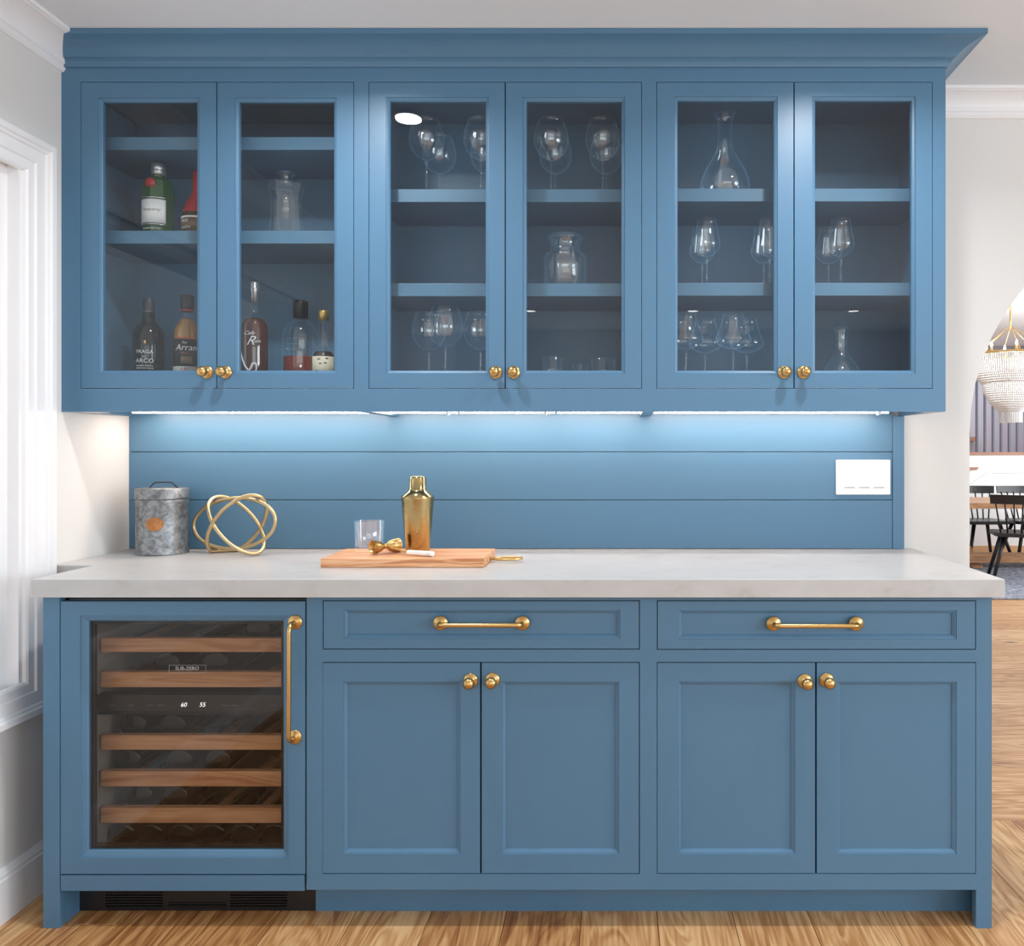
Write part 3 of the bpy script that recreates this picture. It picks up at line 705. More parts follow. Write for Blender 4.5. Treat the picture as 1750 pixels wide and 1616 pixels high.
wrap_text('LIQUEUR', 0.0085, c[0], c[1], R + 0.0003, c[2] + 0.020, M['inkwhite'], lb, 0, -0.35)
# port
ROT = 0.38
d = 0.19
g, c = bottle_root('port_bottle', 254, d, FLOORZ, 'near-black port bottle with white lettering on the cabinet floor')
H = Z(510, d) - FLOORZ; R = 0.0445
MB().lathe([(0.0005, 0), (R*0.95, 0), (R, 0.004), (R*1.01, H*0.5), (R, H*0.58), (R*0.88, H*0.65), (R*0.55, H*0.71), (R*0.46, H*0.75), (R*0.37, H*0.86), (R*0.34, H*0.93), (0.0005, H*0.93)], c, 36).build('body', M['dark_glass'], g)
MB().lathe([(0.0005, H*0.82), (R*0.40, H*0.82), (R*0.37, H*0.90), (R*0.385, H*0.91), (R*0.385, H*0.995), (R*0.34, H), (0.0005, H)], c, 28).build('capsule', plain('dark_capsule', srgb(46, 46, 56), 0.45), g)
for s_, sz, z_ in (('FRAGA', 0.0155, 0.325), ('DO', 0.007, 0.268), ('ARCO', 0.0185, 0.222), ('TAWNY PORTO', 0.0068, 0.165), ('VINHO DO PORTO', 0.0058, 0.138)):
    wrap_text(s_, sz, c[0], c[1], R*1.01, c[2] + H*z_ + 0.012, M['inkwhite'], g, 0, -0.12)
m = MB().lathe([(0.0005, 0), (0.0055, 0), (0.006, -0.0015), (0.0005, -0.002)], (c[0] + R*math.sin(ROT - 0.12), c[1] - R*math.cos(ROT - 0.12), c[2] + H*0.475), 16, True, False, 'Y')
m.v = [(a, b, c[2] + H*0.475 + (z - c[2] - H*0.475)*1.5) for a, b, z in m.v]
m.build('emblem', M['goldcap'], g)
# scotch
d = 0.19
g, c = bottle_root('whisky_bottle', 320, d, FLOORZ, 'whisky bottle with black label and grey age band, by the door edge')
H = Z(505, d) - FLOORZ; R = 0.040
MB().lathe([(0.0005, 0), (R*0.95, 0), (R, 0.004), (R, H*0.55), (R*0.93, H*0.62), (R*0.70, H*0.68), (R*0.58, H*0.705), (R*0.585, H*0.735), (R*0.46, H*0.75), (R*0.36, H*0.775), (R*0.34, H*0.86), (0.0005, H*0.86)], c, 36).build('glass_body', M['crystal'], g)
MB().lathe([(0.0005, 0.004), (R*0.93, 0.004), (R*0.965, 0.008), (R*0.965, H*0.55), (R*0.89, H*0.62), (R*0.66, H*0.68), (R*0.54, H*0.71), (R*0.5, H*0.735), (0.0005, H*0.735)], c, 36).build('spirit', M['amber'], g)
MB().lathe([(0.0005, H*0.82), (R*0.44, H*0.82), (R*0.44, H*0.865), (R*0.49, H*0.87), (R*0.49, H*0.99), (R*0.45, H), (0.0005, H)], c, 28).build('cap', M['blackcap'], g)
MB().lathe([(0.0005, H), (R*0.38, H), (R*0.36, H + 0.0012), (0.0005, H + 0.0013)], c, 24).build('cap_top', M['orange_red'], g)
MB().lathe([(R*0.44, H*0.822), (R*0.455, H*0.822), (R*0.455, H*0.84), (R*0.44, H*0.84)], c, 24, True, True).build('cap_ring', M['redwax'], g)
lb = band(c[0], c[1], R, c[2] + H*0.20, c[2] + H*0.50, -1.25, 1.25).build('label', M['blacklabel'], g)
lg = band(c[0], c[1], R, c[2] + H*0.03, c[2] + H*0.20, -1.25, 1.25).build('age_band', M['greylabel'], g)
band(c[0], c[1], R, c[2] + H*0.505, c[2] + H*0.522, -0.75, 0.75).build('label_stripe', M['inkred'], g)
wrap_text('The', 0.009, c[0], c[1], R, c[2] + H*0.46, M['inkwhite'], lb, 0.2, -0.1)
wrap_text('Arran', 0.026, c[0], c[1], R, c[2] + H*0.405, M['inkwhite'], lb, 0.25, 0.0)
wrap_text('MALT', 0.008, c[0], c[1], R, c[2] + H*0.345, M['inkred'], lb, 0, -0.1)
band(c[0], c[1], R + 0.0002, c[2] + H*0.23, c[2] + H*0.31, -0.35, 0.45).build('picture', M['brownlabel'], lb)
wrap_text('10', 0.024, c[0], c[1], R, c[2] + H*0.15, M['inkred'], lg, 0, -0.15)
# rum
ROT = 0.25
d = 0.19
g, c = bottle_root('rum_bottle', 435, d, FLOORZ, 'tall brown rum bottle with white script lettering and silver stopper')
H = Z(482, d) - FLOORZ; R = 0.0415
MB().lathe([(0.0005, 0), (R*0.95, 0), (R, 0.005), (R, H*0.53), (R*0.95, H*0.585), (R*0.78, H*0.635), (R*0.48, H*0.665), (R*0.30, H*0.68), (R*0.25, H*0.72), (R*0.25, H*0.82), (0.0005, H*0.82)], c, 36).build('glass_body', M['crystal'], g)
MB().lathe([(0.0005, 0.006), (R*0.93, 0.006), (R*0.965, 0.01), (R*0.965, H*0.53), (R*0.91, H*0.585), (R*0.72, H*0.635), (R*0.5, H*0.648), (0.0005, H*0.648)], c, 36).build('spirit', M['rum'], g)
MB().lathe([(0.0005, H*0.80), (R*0.29, H*0.80), (R*0.29, H*0.91), (R*0.32, H*0.92), (R*0.32, H*0.955), (R*0.28, H*0.96), (R*0.30, H*0.97), (R*0.29, H), (0.0005, H)], c, 24).build('stopper', M['silver'], g)
wrap_text('Cafe', 0.017, c[0], c[1], R, c[2] + H*0.49, M['inkwhite'], g, 0.6, -0.25)
wrap_text('R', 0.040, c[0], c[1], R, c[2] + H*0.415, M['inkwhite'], g, 0.5, -0.15)
wrap_text('um', 0.015, c[0], c[1], R, c[2] + H*0.415, M['inkwhite'], g, 0.4, 0.35)
for pts in ([(-1.0, 0.33), (-0.8, 0.25), (-0.5, 0.17), (-0.25, 0.13), (-0.1, 0.15), (0.05, 0.20), (0.25, 0.20), (0.3, 0.15), (0.15, 0.10), (0.1, 0.04)],):
    tp = []
    for k in range(len(pts) - 1):
        for q in range(4):
            t = q/4; a = ROT + pts[k][0]*(1-t) + pts[k+1][0]*t; z_ = pts[k][1]*(1-t) + pts[k+1][1]*t
            tp.append((c[0] + (R + 0.001)*math.sin(a), c[1] - (R + 0.001)*math.cos(a), c[2] + H*z_))
    MB().tube(tp, [0.0012 + 0.0022*math.sin(PI*k/len(tp)) for k in range(len(tp))], 6).build('painted_swirl', M['inkwhite'], g)
# embossed whiskey flask
d = 0.11
g, c = bottle_root('whiskey_flask', 514, d, FLOORZ, 'round-shouldered clear bottle, one third full of red-brown whiskey')
H = Z(514, d) - FLOORZ; R = 0.056
MB().lathe([(0.0005, 0), (R*0.94, 0), (R, 0.006), (R, H*0.56), (R*0.93, H*0.65), (R*0.75, H*0.72), (R*0.48, H*0.765), (R*0.35, H*0.785), (R*0.34, H*0.86), (0.0005, H*0.86)], c, 40).build('glass_body', M['crystal_thick'], g)
MB().lathe([(0.0005, 0.008), (R*0.92, 0.008), (R*0.95, 0.013), (R*0.95, H*0.345), (0.0005, H*0.345)], c, 40).build('spirit', M['whiskey'], g)
MB().lathe([(R*1.0, H*0.10), (R*1.015, H*0.105), (R*1.015, H*0.135), (R*1.0, H*0.14)], c, 40, True, True).build('band', M['orange_red'], g)
MB().lathe([(0.0005, H*0.80), (R*0.40, H*0.80), (R*0.41, H*0.99), (R*0.38, H), (0.0005, H)], c, 28).build('stopper', M['blackcap'], g)
for a in range(-3, 4):
    for zz in (0.42, 0.48, 0.54):
        an = a*0.18 + 0.1
        MB().lathe([(0.0003, 0), (0.0032, -0.0002), (0.0028, -0.0023), (0.0003, -0.002)], (c[0] + R*math.sin(an), c[1] - R*math.cos(an), c[2] + H*zz), 8, True, False, 'Y').build('embossing', M['crystal_thick'], g)
# amaro
d = 0.225
g, c = bottle_root('bitters_bottle', 553, d, FLOORZ, 'small bottle with cream label and gold cap in front of round-shouldered bottle')
H = Z(531, d) - FLOORZ; R = 0.034
MB().lathe([(0.0005, 0), (R*0.95, 0), (R, 0.004), (R, H*0.30), (R*0.97, H*0.38), (R*0.8, H*0.45), (R*0.48, H*0.50), (R*0.38, H*0.55), (R*0.35, H*0.88), (0.0005, H*0.88)], c, 32).build('glass_body', M['crystal_thick'], g)
MB().lathe([(0.0005, 0.005), (R*0.93, 0.005), (R*0.96, 0.009), (R*0.96, H*0.30), (R*0.93, H*0.38), (R*0.75, H*0.44), (0.0005, H*0.44)], c, 32).build('spirit', plain('dark_bitters', srgb(44, 36, 32), 0.1), g)
MB().lathe([(0.0005, H*0.875), (R*0.44, H*0.875), (R*0.44, H*0.99), (R*0.40, H), (0.0005, H)], c, 28).build('cap', M['goldcap'], g)
lb = band(c[0], c[1], R, c[2] + H*0.05, c[2] + H*0.37, -1.2, 1.2).build('label', M['cream'], g)
wrap_text('Dolce', 0.019, c[0], c[1], R, c[2] + H*0.15, M['ink'], lb, 0.2, -0.1)
for q, (aa, zz) in enumerate(((-0.45, 0.32), (0.25, 0.33), (0.1, 0.27), (-0.3, 0.26))):
    band(c[0], c[1], R + 0.0002, c[2] + H*zz, c[2] + H*(zz + 0.02), aa, aa + 0.25, 0.0004, 6).build('label_print', M['inkgrey'], lb)

ROT = 0.0
# ------------------------------------------------------------------ glassware
def shell(prof, t):                        # outer profile (r,z) from the base up -> closed wall profile with thickness t
    inner = [(max(r_ - t, 0.0004), z_) for r_, z_ in prof][::-1]
    return prof + inner
def stem_glass(name, H, R, rim, stem_h, bowl, label, group, px_, d, z):
    c = (X(px_, d), -d, z)
    pr = [(0.0004, 0.0), (0.034, 0.0), (0.035, 0.0012), (0.030, 0.003), (0.012, 0.0055), (0.0045, 0.011), (0.0036, stem_h*0.5), (0.0042, stem_h*0.90), (0.0065, stem_h*0.97)]
    out = []
    for t_, k_ in bowl: out.append((R*k_, stem_h + (H - stem_h)*t_))
    inn = [(max(0.0004, r_ - 0.0011), z_) for r_, z_ in out[::-1]]
    inn = inn[:-1] + [(0.0004, out[0][1] + 0.006)]
    o = thing(name, c, label, 'wine glass', group)
    MB().lathe([(pr[0])] + pr[1:] + [(0.0004, stem_h*0.972)], c, 32).build('stem_and_foot', M['crystal'], o)
    MB().lathe([(0.0004, stem_h*0.968)] + out + inn, c, 40).build('bowl', M['crystal'], o)
    return o
balloon = [(0.0, 0.10), (0.04, 0.32), (0.12, 0.60), (0.25, 0.85), (0.40, 0.97), (0.52, 1.0), (0.66, 0.97), (0.82, 0.87), (1.0, 0.74)]
tulip = [(0.0, 0.10), (0.05, 0.40), (0.14, 0.72), (0.24, 0.93), (0.32, 1.0), (0.40, 0.985), (0.6, 0.86), (0.8, 0.76), (1.0, 0.69)]
burg = [(0.0, 0.08), (0.06, 0.40), (0.14, 0.75), (0.22, 0.96), (0.28, 1.0), (0.36, 0.97), (0.55, 0.80), (0.78, 0.65), (1.0, 0.57)]
S_M = Z(323, DSH) + 0.0004; S_MB = Z(484, DSH) + 0.0004
S_R = Z(322, DSH) + 0.0004; S_RB = Z(483, DSH) + 0.0004
HB = 0.237; hb = 0.115
G1 = 'balloon wine glasses in the middle cabinet'
top = 'on middle cabinet top shelf'
for px_, d, z, lab in ((729, 0.20, S_M, 'balloon wine glass at the front under the ceiling light reflection, ' + top), (751, 0.07, S_M, 'balloon wine glass behind the leftmost one, ' + top),
                       (822, 0.20, S_M, 'balloon wine glass at the front half hidden by door stile, ' + top), (832, 0.07, S_M, 'balloon wine glass at the back, mostly hidden by door stile, ' + top),
                       (942, 0.20, S_M, 'balloon wine glass at the front left behind the right door, ' + top), (949, 0.07, S_M, 'balloon wine glass at the back left behind the right door, ' + top),
                       (1030, 0.20, S_M, 'balloon wine glass at the front right behind the right door, ' + top), (1036, 0.07, S_M, 'balloon wine glass at the back right behind the right door, ' + top),
                       (733, 0.13, FLOORZ, 'balloon wine glass at the back left on the floor of the middle cabinet'), (761, 0.22, FLOORZ, 'balloon wine glass at the front on the floor of the middle cabinet'),
                       (821, 0.14, FLOORZ, 'balloon wine glass beside the door stile on the floor of the middle cabinet')):
    stem_glass('wine_glass', HB, 0.0545, 0.04, hb, balloon, lab, G1, px_, d, z)
G2 = 'tulip wine glasses in the right cabinet'
for px_, d, z, lab in ((1208, 0.22, S_RB, 'tulip wine glass at front left on the middle shelf, carafe cabinet'), (1200, 0.13, S_RB, 'tulip wine glass at back left on the middle shelf, carafe cabinet'),
                       (1315, 0.22, S_RB, 'tulip wine glass at front by the door stile on the middle shelf, carafe cabinet'), (1305, 0.13, S_RB, 'tulip wine glass behind the one by the door stile, carafe cabinet'),
                       (1437, 0.22, S_RB, 'tulip wine glass at front behind the right door of the carafe cabinet'), (1416, 0.12, S_RB, 'tulip wine glass at back behind the right door of the carafe cabinet')):
    stem_glass('wine_glass', 0.207, 0.042, 0.03, 0.090, tulip, lab, G2, px_, d, z)
G3 = 'wide burgundy glasses in the right cabinet'
for px_, d, z, lab in ((1172, 0.20, FLOORZ, 'wide burgundy wine glass at front left on the cabinet floor under the carafe'), (1205, 0.10, FLOORZ, 'wide burgundy wine glass at back left on the cabinet floor under the carafe'),
                       (1253, 0.20, FLOORZ, 'wide burgundy wine glass at front right on the cabinet floor under the carafe'), (1276, 0.10, FLOORZ, 'wide burgundy wine glass at back right on the cabinet floor under the carafe')):
    stem_glass('wine_glass', 0.222, 0.056, 0.03, 0.108, burg, lab, G3, px_, d, z)
def tumbler(px_, d, z, H, R, label, cat='glass', group=None, name='tumbler', mat='crystal', taper=0.86, base=0.010, t=0.0016):
    c = (X(px_, d), -d, z)
    prof = [(0.0004, 0), (R*taper*0.95, 0), (R*taper, 0.002), (R, H - 0.0006), (R - t*0.4, H), (R - t, H - 0.0006), (R*taper - t*0.6, base + 0.003), (R*taper*0.8, base), (0.0004, base)]
    return tag(MB().lathe(prof, c, 36).build(name, M[mat], None, origin=c), label, cat, group)
G4 = 'small tumblers in the middle cabinet'
for px_, d, R, H, lab in ((944, 0.19, 0.033, 0.088, 'small clear tumbler at front left on the floor behind right middle door'), (992, 0.10, 0.027, 0.076, 'smallest clear tumbler at the back on the floor behind right middle door'),
                          (1031, 0.16, 0.039, 0.086, 'wider clear tumbler at right on the floor behind right middle door')):
    tumbler(px_, d, FLOORZ, H, R, lab, 'glass', G4)
# apothecary jar
d = 0.20; c = (X(966, d), -d, S_MB)
jar = thing('glass_jar', c, 'clear glass storage jar with wide rim on the middle cabinet shelf', 'jar')
MB().lathe([(0.0004, 0), (0.062, 0), (0.066, 0.004), (0.067, 0.09), (0.062, 0.105), (0.050, 0.113), (0.046, 0.117), (0.046, 0.142), (0.053, 0.149), (0.055, 0.152), (0.053, 0.155), (0.043, 0.150), (0.042, 0.117), (0.046, 0.111), (0.058, 0.103), (0.0635, 0.09), (0.062, 0.008), (0.0004, 0.006)], c, 40).build('body', M['crystal_thick'], jar)
MB().lathe([(0.0004, 0.130), (0.036, 0.130), (0.041, 0.1565), (0.053, 0.1575), (0.054, 0.161), (0.050, 0.164), (0.0004, 0.165)], c, 36).build('stopper', M['crystal'], jar)
# carafe
d = 0.19; c = (X(1239, d), -d, S_R); H = Z(195, d) - S_R
def carafe(name, c, H, R, label, group=None):
    pf = [(R*0.86, 0.0), (R*0.97, 0.008), (R, H*0.14), (R*0.97, H*0.20), (R*0.80, H*0.33), (R*0.55, H*0.45), (R*0.36, H*0.56), (R*0.29, H*0.68), (R*0.27, H*0.80), (R*0.31, H*0.92), (R*0.40, H)]
    inn = [(r_ - 0.0016, z_ + (0.003 if i == 0 else 0)) for i, (r_, z_) in enumerate(pf)][::-1]
    return tag(MB().lathe([(0.0004, 0.006), (R*0.3, 0.003)] + pf + inn + [(R*0.3, 0.0055), (0.0004, 0.009)], c, 44).build(name, M['crystal_thick'], None, origin=c), label, 'carafe', group)
carafe('wine_carafe', c, H, 0.078, 'clear wine carafe with wide base on top shelf of right cabinet')
d = 0.16; c = (X(1438, d), -d, FLOORZ)
carafe('wine_decanter', c, Z(560, d) - FLOORZ, 0.062, 'small clear decanter on the floor behind the rightmost glass door')
# square whiskey decanter
d = 0.19; c = (X(489, d), -d, S2); H = Z(296, d) - S2
dec = thing('whiskey_decanter', c, 'square clear glass decanter with flared neck on the cabinet shelf', 'decanter')
m = MB(); L = []
rot = math.radians(28)
for t, s_ in ((0, 0.90), (0.04, 0.94), (0.15, 0.90), (0.35, 0.82), (0.5, 0.80), (0.62, 0.84), (0.75, 0.94), (0.80, 0.97), (0.825, 0.90)):
    hw = 0.0475*s_
    ring = []
    for k in range(4):
        for e in (-0.16, 0.16):
            a = rot + k*PI/2 + PI/4 + e
            rr = hw*1.36
            ring.append((c[0] + rr*math.cos(a), c[1] + rr*math.sin(a), c[2] + H*t))
    L.append(ring)
m.loft(L, True, False, True)
m.build('body', M['crystal_thick'], dec)
MB().lathe([(0.0004, 0), (0.024, 0), (0.024, H*0.45), (0.016, H*0.6), (0.0004, H*0.6)], (c[0], c[1], c[2] + H*0.14), 20).build('inner_well', M['crystal_thick'], dec)
MB().lathe([(0.018, H*0.825), (0.0165, H*0.87), (0.0165, H*0.93), (0.021, H*0.965), (0.027, H*0.985), (0.026, H), (0.016, H*0.975), (0.013, H*0.93), (0.013, H*0.83)], c, 32, True, True).build('neck', M['crystal_thick'], dec)

# ================================================================== ON THE COUNTER
zt = zc1 + 0.0003
# galvanised canister
d = 0.122; c = (X(277.5, d), -d, zt)
cn = thing('canister', c, 'galvanised steel canister with lid and copper badge on the counter', 'canister')
R = 0.0765
MB().lathe([(0.0005, 0.0), (R*0.985, 0.0), (R, 0.003), (R*0.985, 0.006), (R*0.985, 0.165), (R*0.995, 0.168), (R*0.985, 0.171), (R*0.985, 0.180), (0.0005, 0.180)], c, 48).build('body', M['galv'], cn)
MB().lathe([(R*0.99, 0.176), (R*1.025, 0.1755), (R*1.03, 0.178), (R*1.015, 0.181), (R*1.02, 0.206), (R*1.0, 0.209), (R*0.5, 0.2095), (0.0005, 0.2095), (0.0005, 0.176)], c, 48).build('lid', M['galv'], cn)
hp = [(-0.044, 0.2085), (-0.040, 0.214), (-0.030, 0.2245), (-0.024, 0.227), (0.0, 0.2275), (0.024, 0.227), (0.030, 0.2245), (0.041, 0.214), (0.046, 0.2085)]
MB().tube([(c[0] + a + 0.003, c[1], c[2] + b) for a, b in hp], 0.0022, 8).build('handle', M['dark_iron'], cn)
bd = band(c[0], c[1], R, 0, 1, -1, 1)
m = MB(); n = 28; Lp = [[], [], []]
for q, (rr, off) in enumerate(((0.0268, 0.0), (0.0258, 0.0016), (0.0005, 0.0018))):
    for k in range(n):
        a = 2*PI*k/n; u = rr*math.cos(a) + 0.016; v = rr*0.82*math.sin(a) + 0.099
        an = u/R; RR = R*0.985 + off
        Lp[q].append((c[0] + RR*math.sin(an), c[1] - RR*math.cos(an), c[2] + v))
m.loft(Lp, True, False, True)
bdg = m.build('badge', M['copper'], cn)
for u in (-0.004, 0.036):
    an = u/R
    MB().lathe([(0.0003, 0), (0.0028, 0), (0.0022, -0.0022), (0.0003, -0.003)], (c[0] + R*math.sin(an), c[1] - R*math.cos(an), c[2] + 0.099), 12, True, False, 'Y').build('rivet', M['brass'], bdg)
# knot sculpture: three interlocking oval rings
d = 0.155
kc = Vector((X(401, d), -d, 0))
s_ = K*(DW - d)/DW
kn = thing('knot_ornament', (kc.x, kc.y, zt), 'gold knot ornament of three interlocking rings beside the canister', 'ornament')
def ring(pc, ra, rb, tilt, amp, ph):
    pts = []
    for k in range(72):
        a = 2*PI*k/72; u, v = ra*math.cos(a), rb*math.sin(a)*(1 + 0.0*math.cos(a))
        x_ = pc[0] + u*math.cos(tilt) - v*math.sin(tilt); y_ = pc[1] + u*math.sin(tilt) + v*math.cos(tilt)
        dd = d + amp*math.sin(a + ph)
        pts.append((X(x_, dd), -dd, max(Z(y_, dd), zt + 0.0062)))
    return pts
for (pc, ra, rb, tilt, amp, ph) in (((401, 894), 70, 43, -0.10, 0.07, PI/2), ((404, 897), 61, 31, 0.80, 0.06, 0.4), ((405, 897), 63, 35, -0.78, 0.06, PI - 0.4)):
    MB().tube(ring(pc, ra, rb, tilt, amp, ph), 0.0060, 12, True).build('ring', M['gold'], kn)
# cutting board
zb0, zb1 = zt, 0.9403
bxl, bxr, byf, byb = -0.829, -0.369, -0.437, -0.212
cb = thing('cutting_board', ((bxl + bxr)/2, (byf + byb)/2, zb0), 'wooden cutting board with brass loop handle on the counter', 'cutting board')
box('board', M['board_wood'], cb, bxl, bxr, byf, byb, zb0, zb1, 0.002)
hc = (bxr + 0.052, -0.322, zb0 + 0.010)
m = MB().tube([(hc[0] + 0.043*math.cos(2*PI*k/32), hc[1] + 0.026*math.sin(2*PI*k/32)*(1 if True else 0), hc[2] + 0.0) for k in range(32)], 0.0034, 10, True)
m.build('loop_handle', M['brass'], cb)
MB().tube([(bxr + 0.0005, hc[1], hc[2]), (bxr + 0.010, hc[1], hc[2])], 0.005, 12).build('ferrule', M['brass'], cb)
# tumbler on the board
tumbler(631, 0.262, zb1 + 0.0003, 0.090, 0.0445, 'clear rocks glass with thick base standing on the cutting board', 'glass', None, 'rocks_glass', 'crystal_thick', 0.92, 0.013, 0.0022)
# shaker
d = 0.262; c = (X(714, d), -d, zb1 + 0.0003); H = Z(813, d) - c[2]
sh = thing('cocktail_shaker', c, 'hammered gold cocktail shaker standing on the cutting board', 'shaker')
m_, nt, b_ = new_mat('hammered_gold')
b_.inputs['Base Color'].default_value = srgb(182, 162, 114); b_.inputs['Metallic'].default_value = 1; b_.inputs['Roughness'].default_value = 0.20
tc = nt.nodes.new('ShaderNodeTexCoord'); vo = nt.nodes.new('ShaderNodeTexVoronoi'); vo.inputs['Scale'].default_value = 210
bpn = nt.nodes.new('ShaderNodeBump'); bpn.inputs['Strength'].default_value = 0.35; bpn.inputs['Distance'].default_value = 0.001
nt.links.new(tc.outputs['Object'], vo.inputs['Vector']); nt.links.new(vo.outputs['Distance'], bpn.inputs['Height']); nt.links.new(bpn.outputs[0], b_.inputs['Normal'])
M['smooth_gold'] = plain('polished_gold', srgb(194, 174, 124), 0.14, 1.0)
R = 0.0495
MB().lathe([(0.0005, 0), (0.0345, 0), (0.0355, 0.002), (R*0.985, H*0.70), (R, H*0.715), (R*0.99, H*0.72), (0.0005, H*0.72)], c, 48).build('cup', m_, sh)
MB().lathe([(0.0005, H*0.70), (R*1.01, H*0.722), (R*1.01, H*0.728), (R*0.66, H*0.79), (R*0.53, H*0.82), (R*0.52, H*0.84), (0.0005, H*0.84)], c, 48).build('shoulder', M['smooth_gold'], sh)
MB().lathe([(0.0005, H*0.82), (R*0.545, H*0.822), (R*0.55, H*0.83), (R*0.52, H*0.835), (R*0.52, H*0.96), (R*0.47, H*0.99), (R*0.38, H), (0.0005, H)], c, 40).build('cap', M['smooth_gold'], sh)
# jigger with marble handle
zj = zb1 + 0.0004
jp = Vector((X(657.5, 0.34), -0.335, zj + 0.0215))
jg = thing('jigger', (jp.x, jp.y, zj), 'brass double jigger with white marble handle lying on the cutting board', 'jigger')
axis = Vector((0.70, 0.71, 0.0)).normalized(); side = Vector((-axis.y, axis.x, 0)); upv = Vector((0, 0, 1))
def jig_loft(prof, seg=28):
    L = []
    for r_, t in prof:
        L.append([tuple(jp + axis*(t*1.15) + side*(r_*math.cos(2*PI*k/seg)) + upv*(r_*math.sin(2*PI*k/seg))) for k in range(seg)])
    return MB().loft(L, True, False, True, True)
cupL = [(0.0060, -0.002), (0.0085, -0.006), (0.0150, -0.014), (0.0190, -0.024), (0.0205, -0.036), (0.0212, -0.0365), (0.0205, -0.037), (0.0185, -0.035), (0.0160, -0.024), (0.010, -0.012), (0.0005, -0.010)]
jig_loft(cupL).build('small_cup', M['brass'], jg)
cupR = [(0.0060, 0.002), (0.0085, 0.006), (0.0150, 0.012), (0.0195, 0.022), (0.0207, 0.038), (0.0213, 0.0385), (0.0207, 0.039), (0.0190, 0.037), (0.0170, 0.022), (0.010, 0.011), (0.0005, 0.009)]
jig_loft(cupR).build('large_cup', M['brass'], jg)
jig_loft([(0.0062, -0.003), (0.0075, -0.002), (0.0075, 0.002), (0.0062, 0.003)]).build('waist_ring', M['brass'], jg)
h0 = Vector((X(696, 0.375), -0.375, zj + 0.0095)); h1 = Vector((X(740, 0.405), -0.405, zj + 0.0082))
MB().tube([tuple(jp), tuple(jp + (h0 - jp)*0.5), tuple(h0 + (h1 - h0)*0.05)], 0.0026, 10).build('rod', M['brass'], jg)
hd = (h1 - h0).normalized(); hs = Vector((-hd.y, hd.x, 0)).normalized(); hu = hd.cross(hs); hu = hu if hu.z > 0 else -hu
L = []
for t, w_, hh in ((0, 0.0055, 0.0050), (0.04, 0.0072, 0.0062), (0.9, 0.0088, 0.0070), (1.0, 0.0080, 0.0064)):
    p = h0 + (h1 - h0)*t
    L.append([tuple(p + hs*(w_*a) + hu*(hh*b)) for a, b in ((-1, -0.5), (-0.5, -1), (0.5, -1), (1, -0.5), (1, 0.5), (0.5, 1), (-0.5, 1), (-1, 0.5))])
MB().loft(L, True, False, True).build('handle', M['marble'], jg)

# ================================================================== DINING ROOM BEYOND THE ARCH
YF = 6.88                                  # far wall (face of the stair landing)
DX1 = 6.2
LZ = 1.165
tag(box('wall_far', M['white'], None, 0.5, DX1, YF, YF + 0.12, 0, LZ), 'white panelled wall below the stair landing', None, None, 'structure')
tag(box('wall_dining_left', M['white'], None, 0.4, 0.5, WT, 9.4, 0, 2.75), 'white left wall of the dining room', None, None, 'structure')
m = MB(); m.box(DX1, DX1 + 0.1, WT, 1.6, 0, 2.75); m.box(DX1, DX1 + 0.1, 6.4, 9.4, 0, 2.75); m.box(DX1, DX1 + 0.1, 1.6, 6.4, 0, 0.7); m.box(DX1, DX1 + 0.1, 1.6, 6.4, 2.6, 2.75)  # side opening added for the dining fill lamp
tag(m.build('wall_dining_right', M['white'], None), 'white right wall of the dining room with added fill-light opening', None, None, 'structure')
tag(box('wall_stair', M['grey_wall'], None, 0.5, DX1, 9.2, 9.3, LZ, 2.75), 'grey stairwell wall behind the railing', None, None, 'structure')
# dining ceiling
tag(box('ceiling_dining', M['ceiling'], None, 0.4, DX1 + 0.1, WT + 0.001, 9.4, 2.75, 2.85), 'white ceiling of the dining room', None, None, 'structure')
tag(box('floor_landing', M['table_wood'], None, 0.5, DX1, YF + 0.121, 9.2, LZ - 0.06, LZ - 0.002), 'wooden floor of the stair landing', None, None, 'structure')
tag(box('baseboard_far', plain('wood_baseboard', srgb(206, 168, 130), 0.5), None, 0.5, DX1, YF - 0.014, YF - 0.0005, 0, 0.09), 'pale wooden baseboard below the white panelled wall', None, None, 'structure')
# sloping panel trim on the white wall
def FX(px_, dist): return (px_ - VX)*dist/(DW/K)
def FZ(py_, dist): return CZ - (py_ - HY)*dist/(DW/K)
dF = YF + DW
pts = [(FX(1640, dF), FZ(838, dF)), (FX(1694, dF), FZ(803, dF)), (FX(1790, dF), FZ(801.5, dF))]
m = MB()
for (xa, za), (xb, zb) in zip(pts[:-1], pts[1:]):
    m.prism([(xa, za), (xb, zb), (xb, zb - 0.035), (xa, za - 0.035)], YF - 0.016, YF - 0.0005, tow)
tag(m.build('trim_5', M['white'], None), 'white panel moulding rising along the stair wall', None, None, 'structure')
# railing
dR = dF
rl = thing('stair_railing', (4.6, YF + 0.06, LZ), 'dark metal stair railing with wooden base on the landing edge', 'railing')
M['tread'] = plain('brown_stair_wood', srgb(158, 112, 88), 0.45, vary=0.15)
M['baluster'] = plain('slate_blue_metal', srgb(66, 70, 88), 0.45)
box('base_rail', M['tread'], rl, 3.0, DX1 - 0.01, YF - 0.02, YF + 0.10, LZ + 0.0005, LZ + 0.035)
xx = 3.55
while xx < 5.6:
    MB().box(xx - 0.011, xx + 0.011, YF + 0.03, YF + 0.052, LZ + 0.036, 2.10).build('baluster', M['baluster'], rl)
    xx += 0.0965
box('handrail', M['tread'], rl, 3.0, DX1 - 0.01, YF + 0.01, YF + 0.07, 2.10, 2.15)
st = box('stair_stringer', M['tread'], None, 3.9, 5.3, 9.05, 9.199, LZ + 0.19, LZ + 0.245)
tag(st, 'brown wooden stair tread edge seen behind the railing', 'stair')
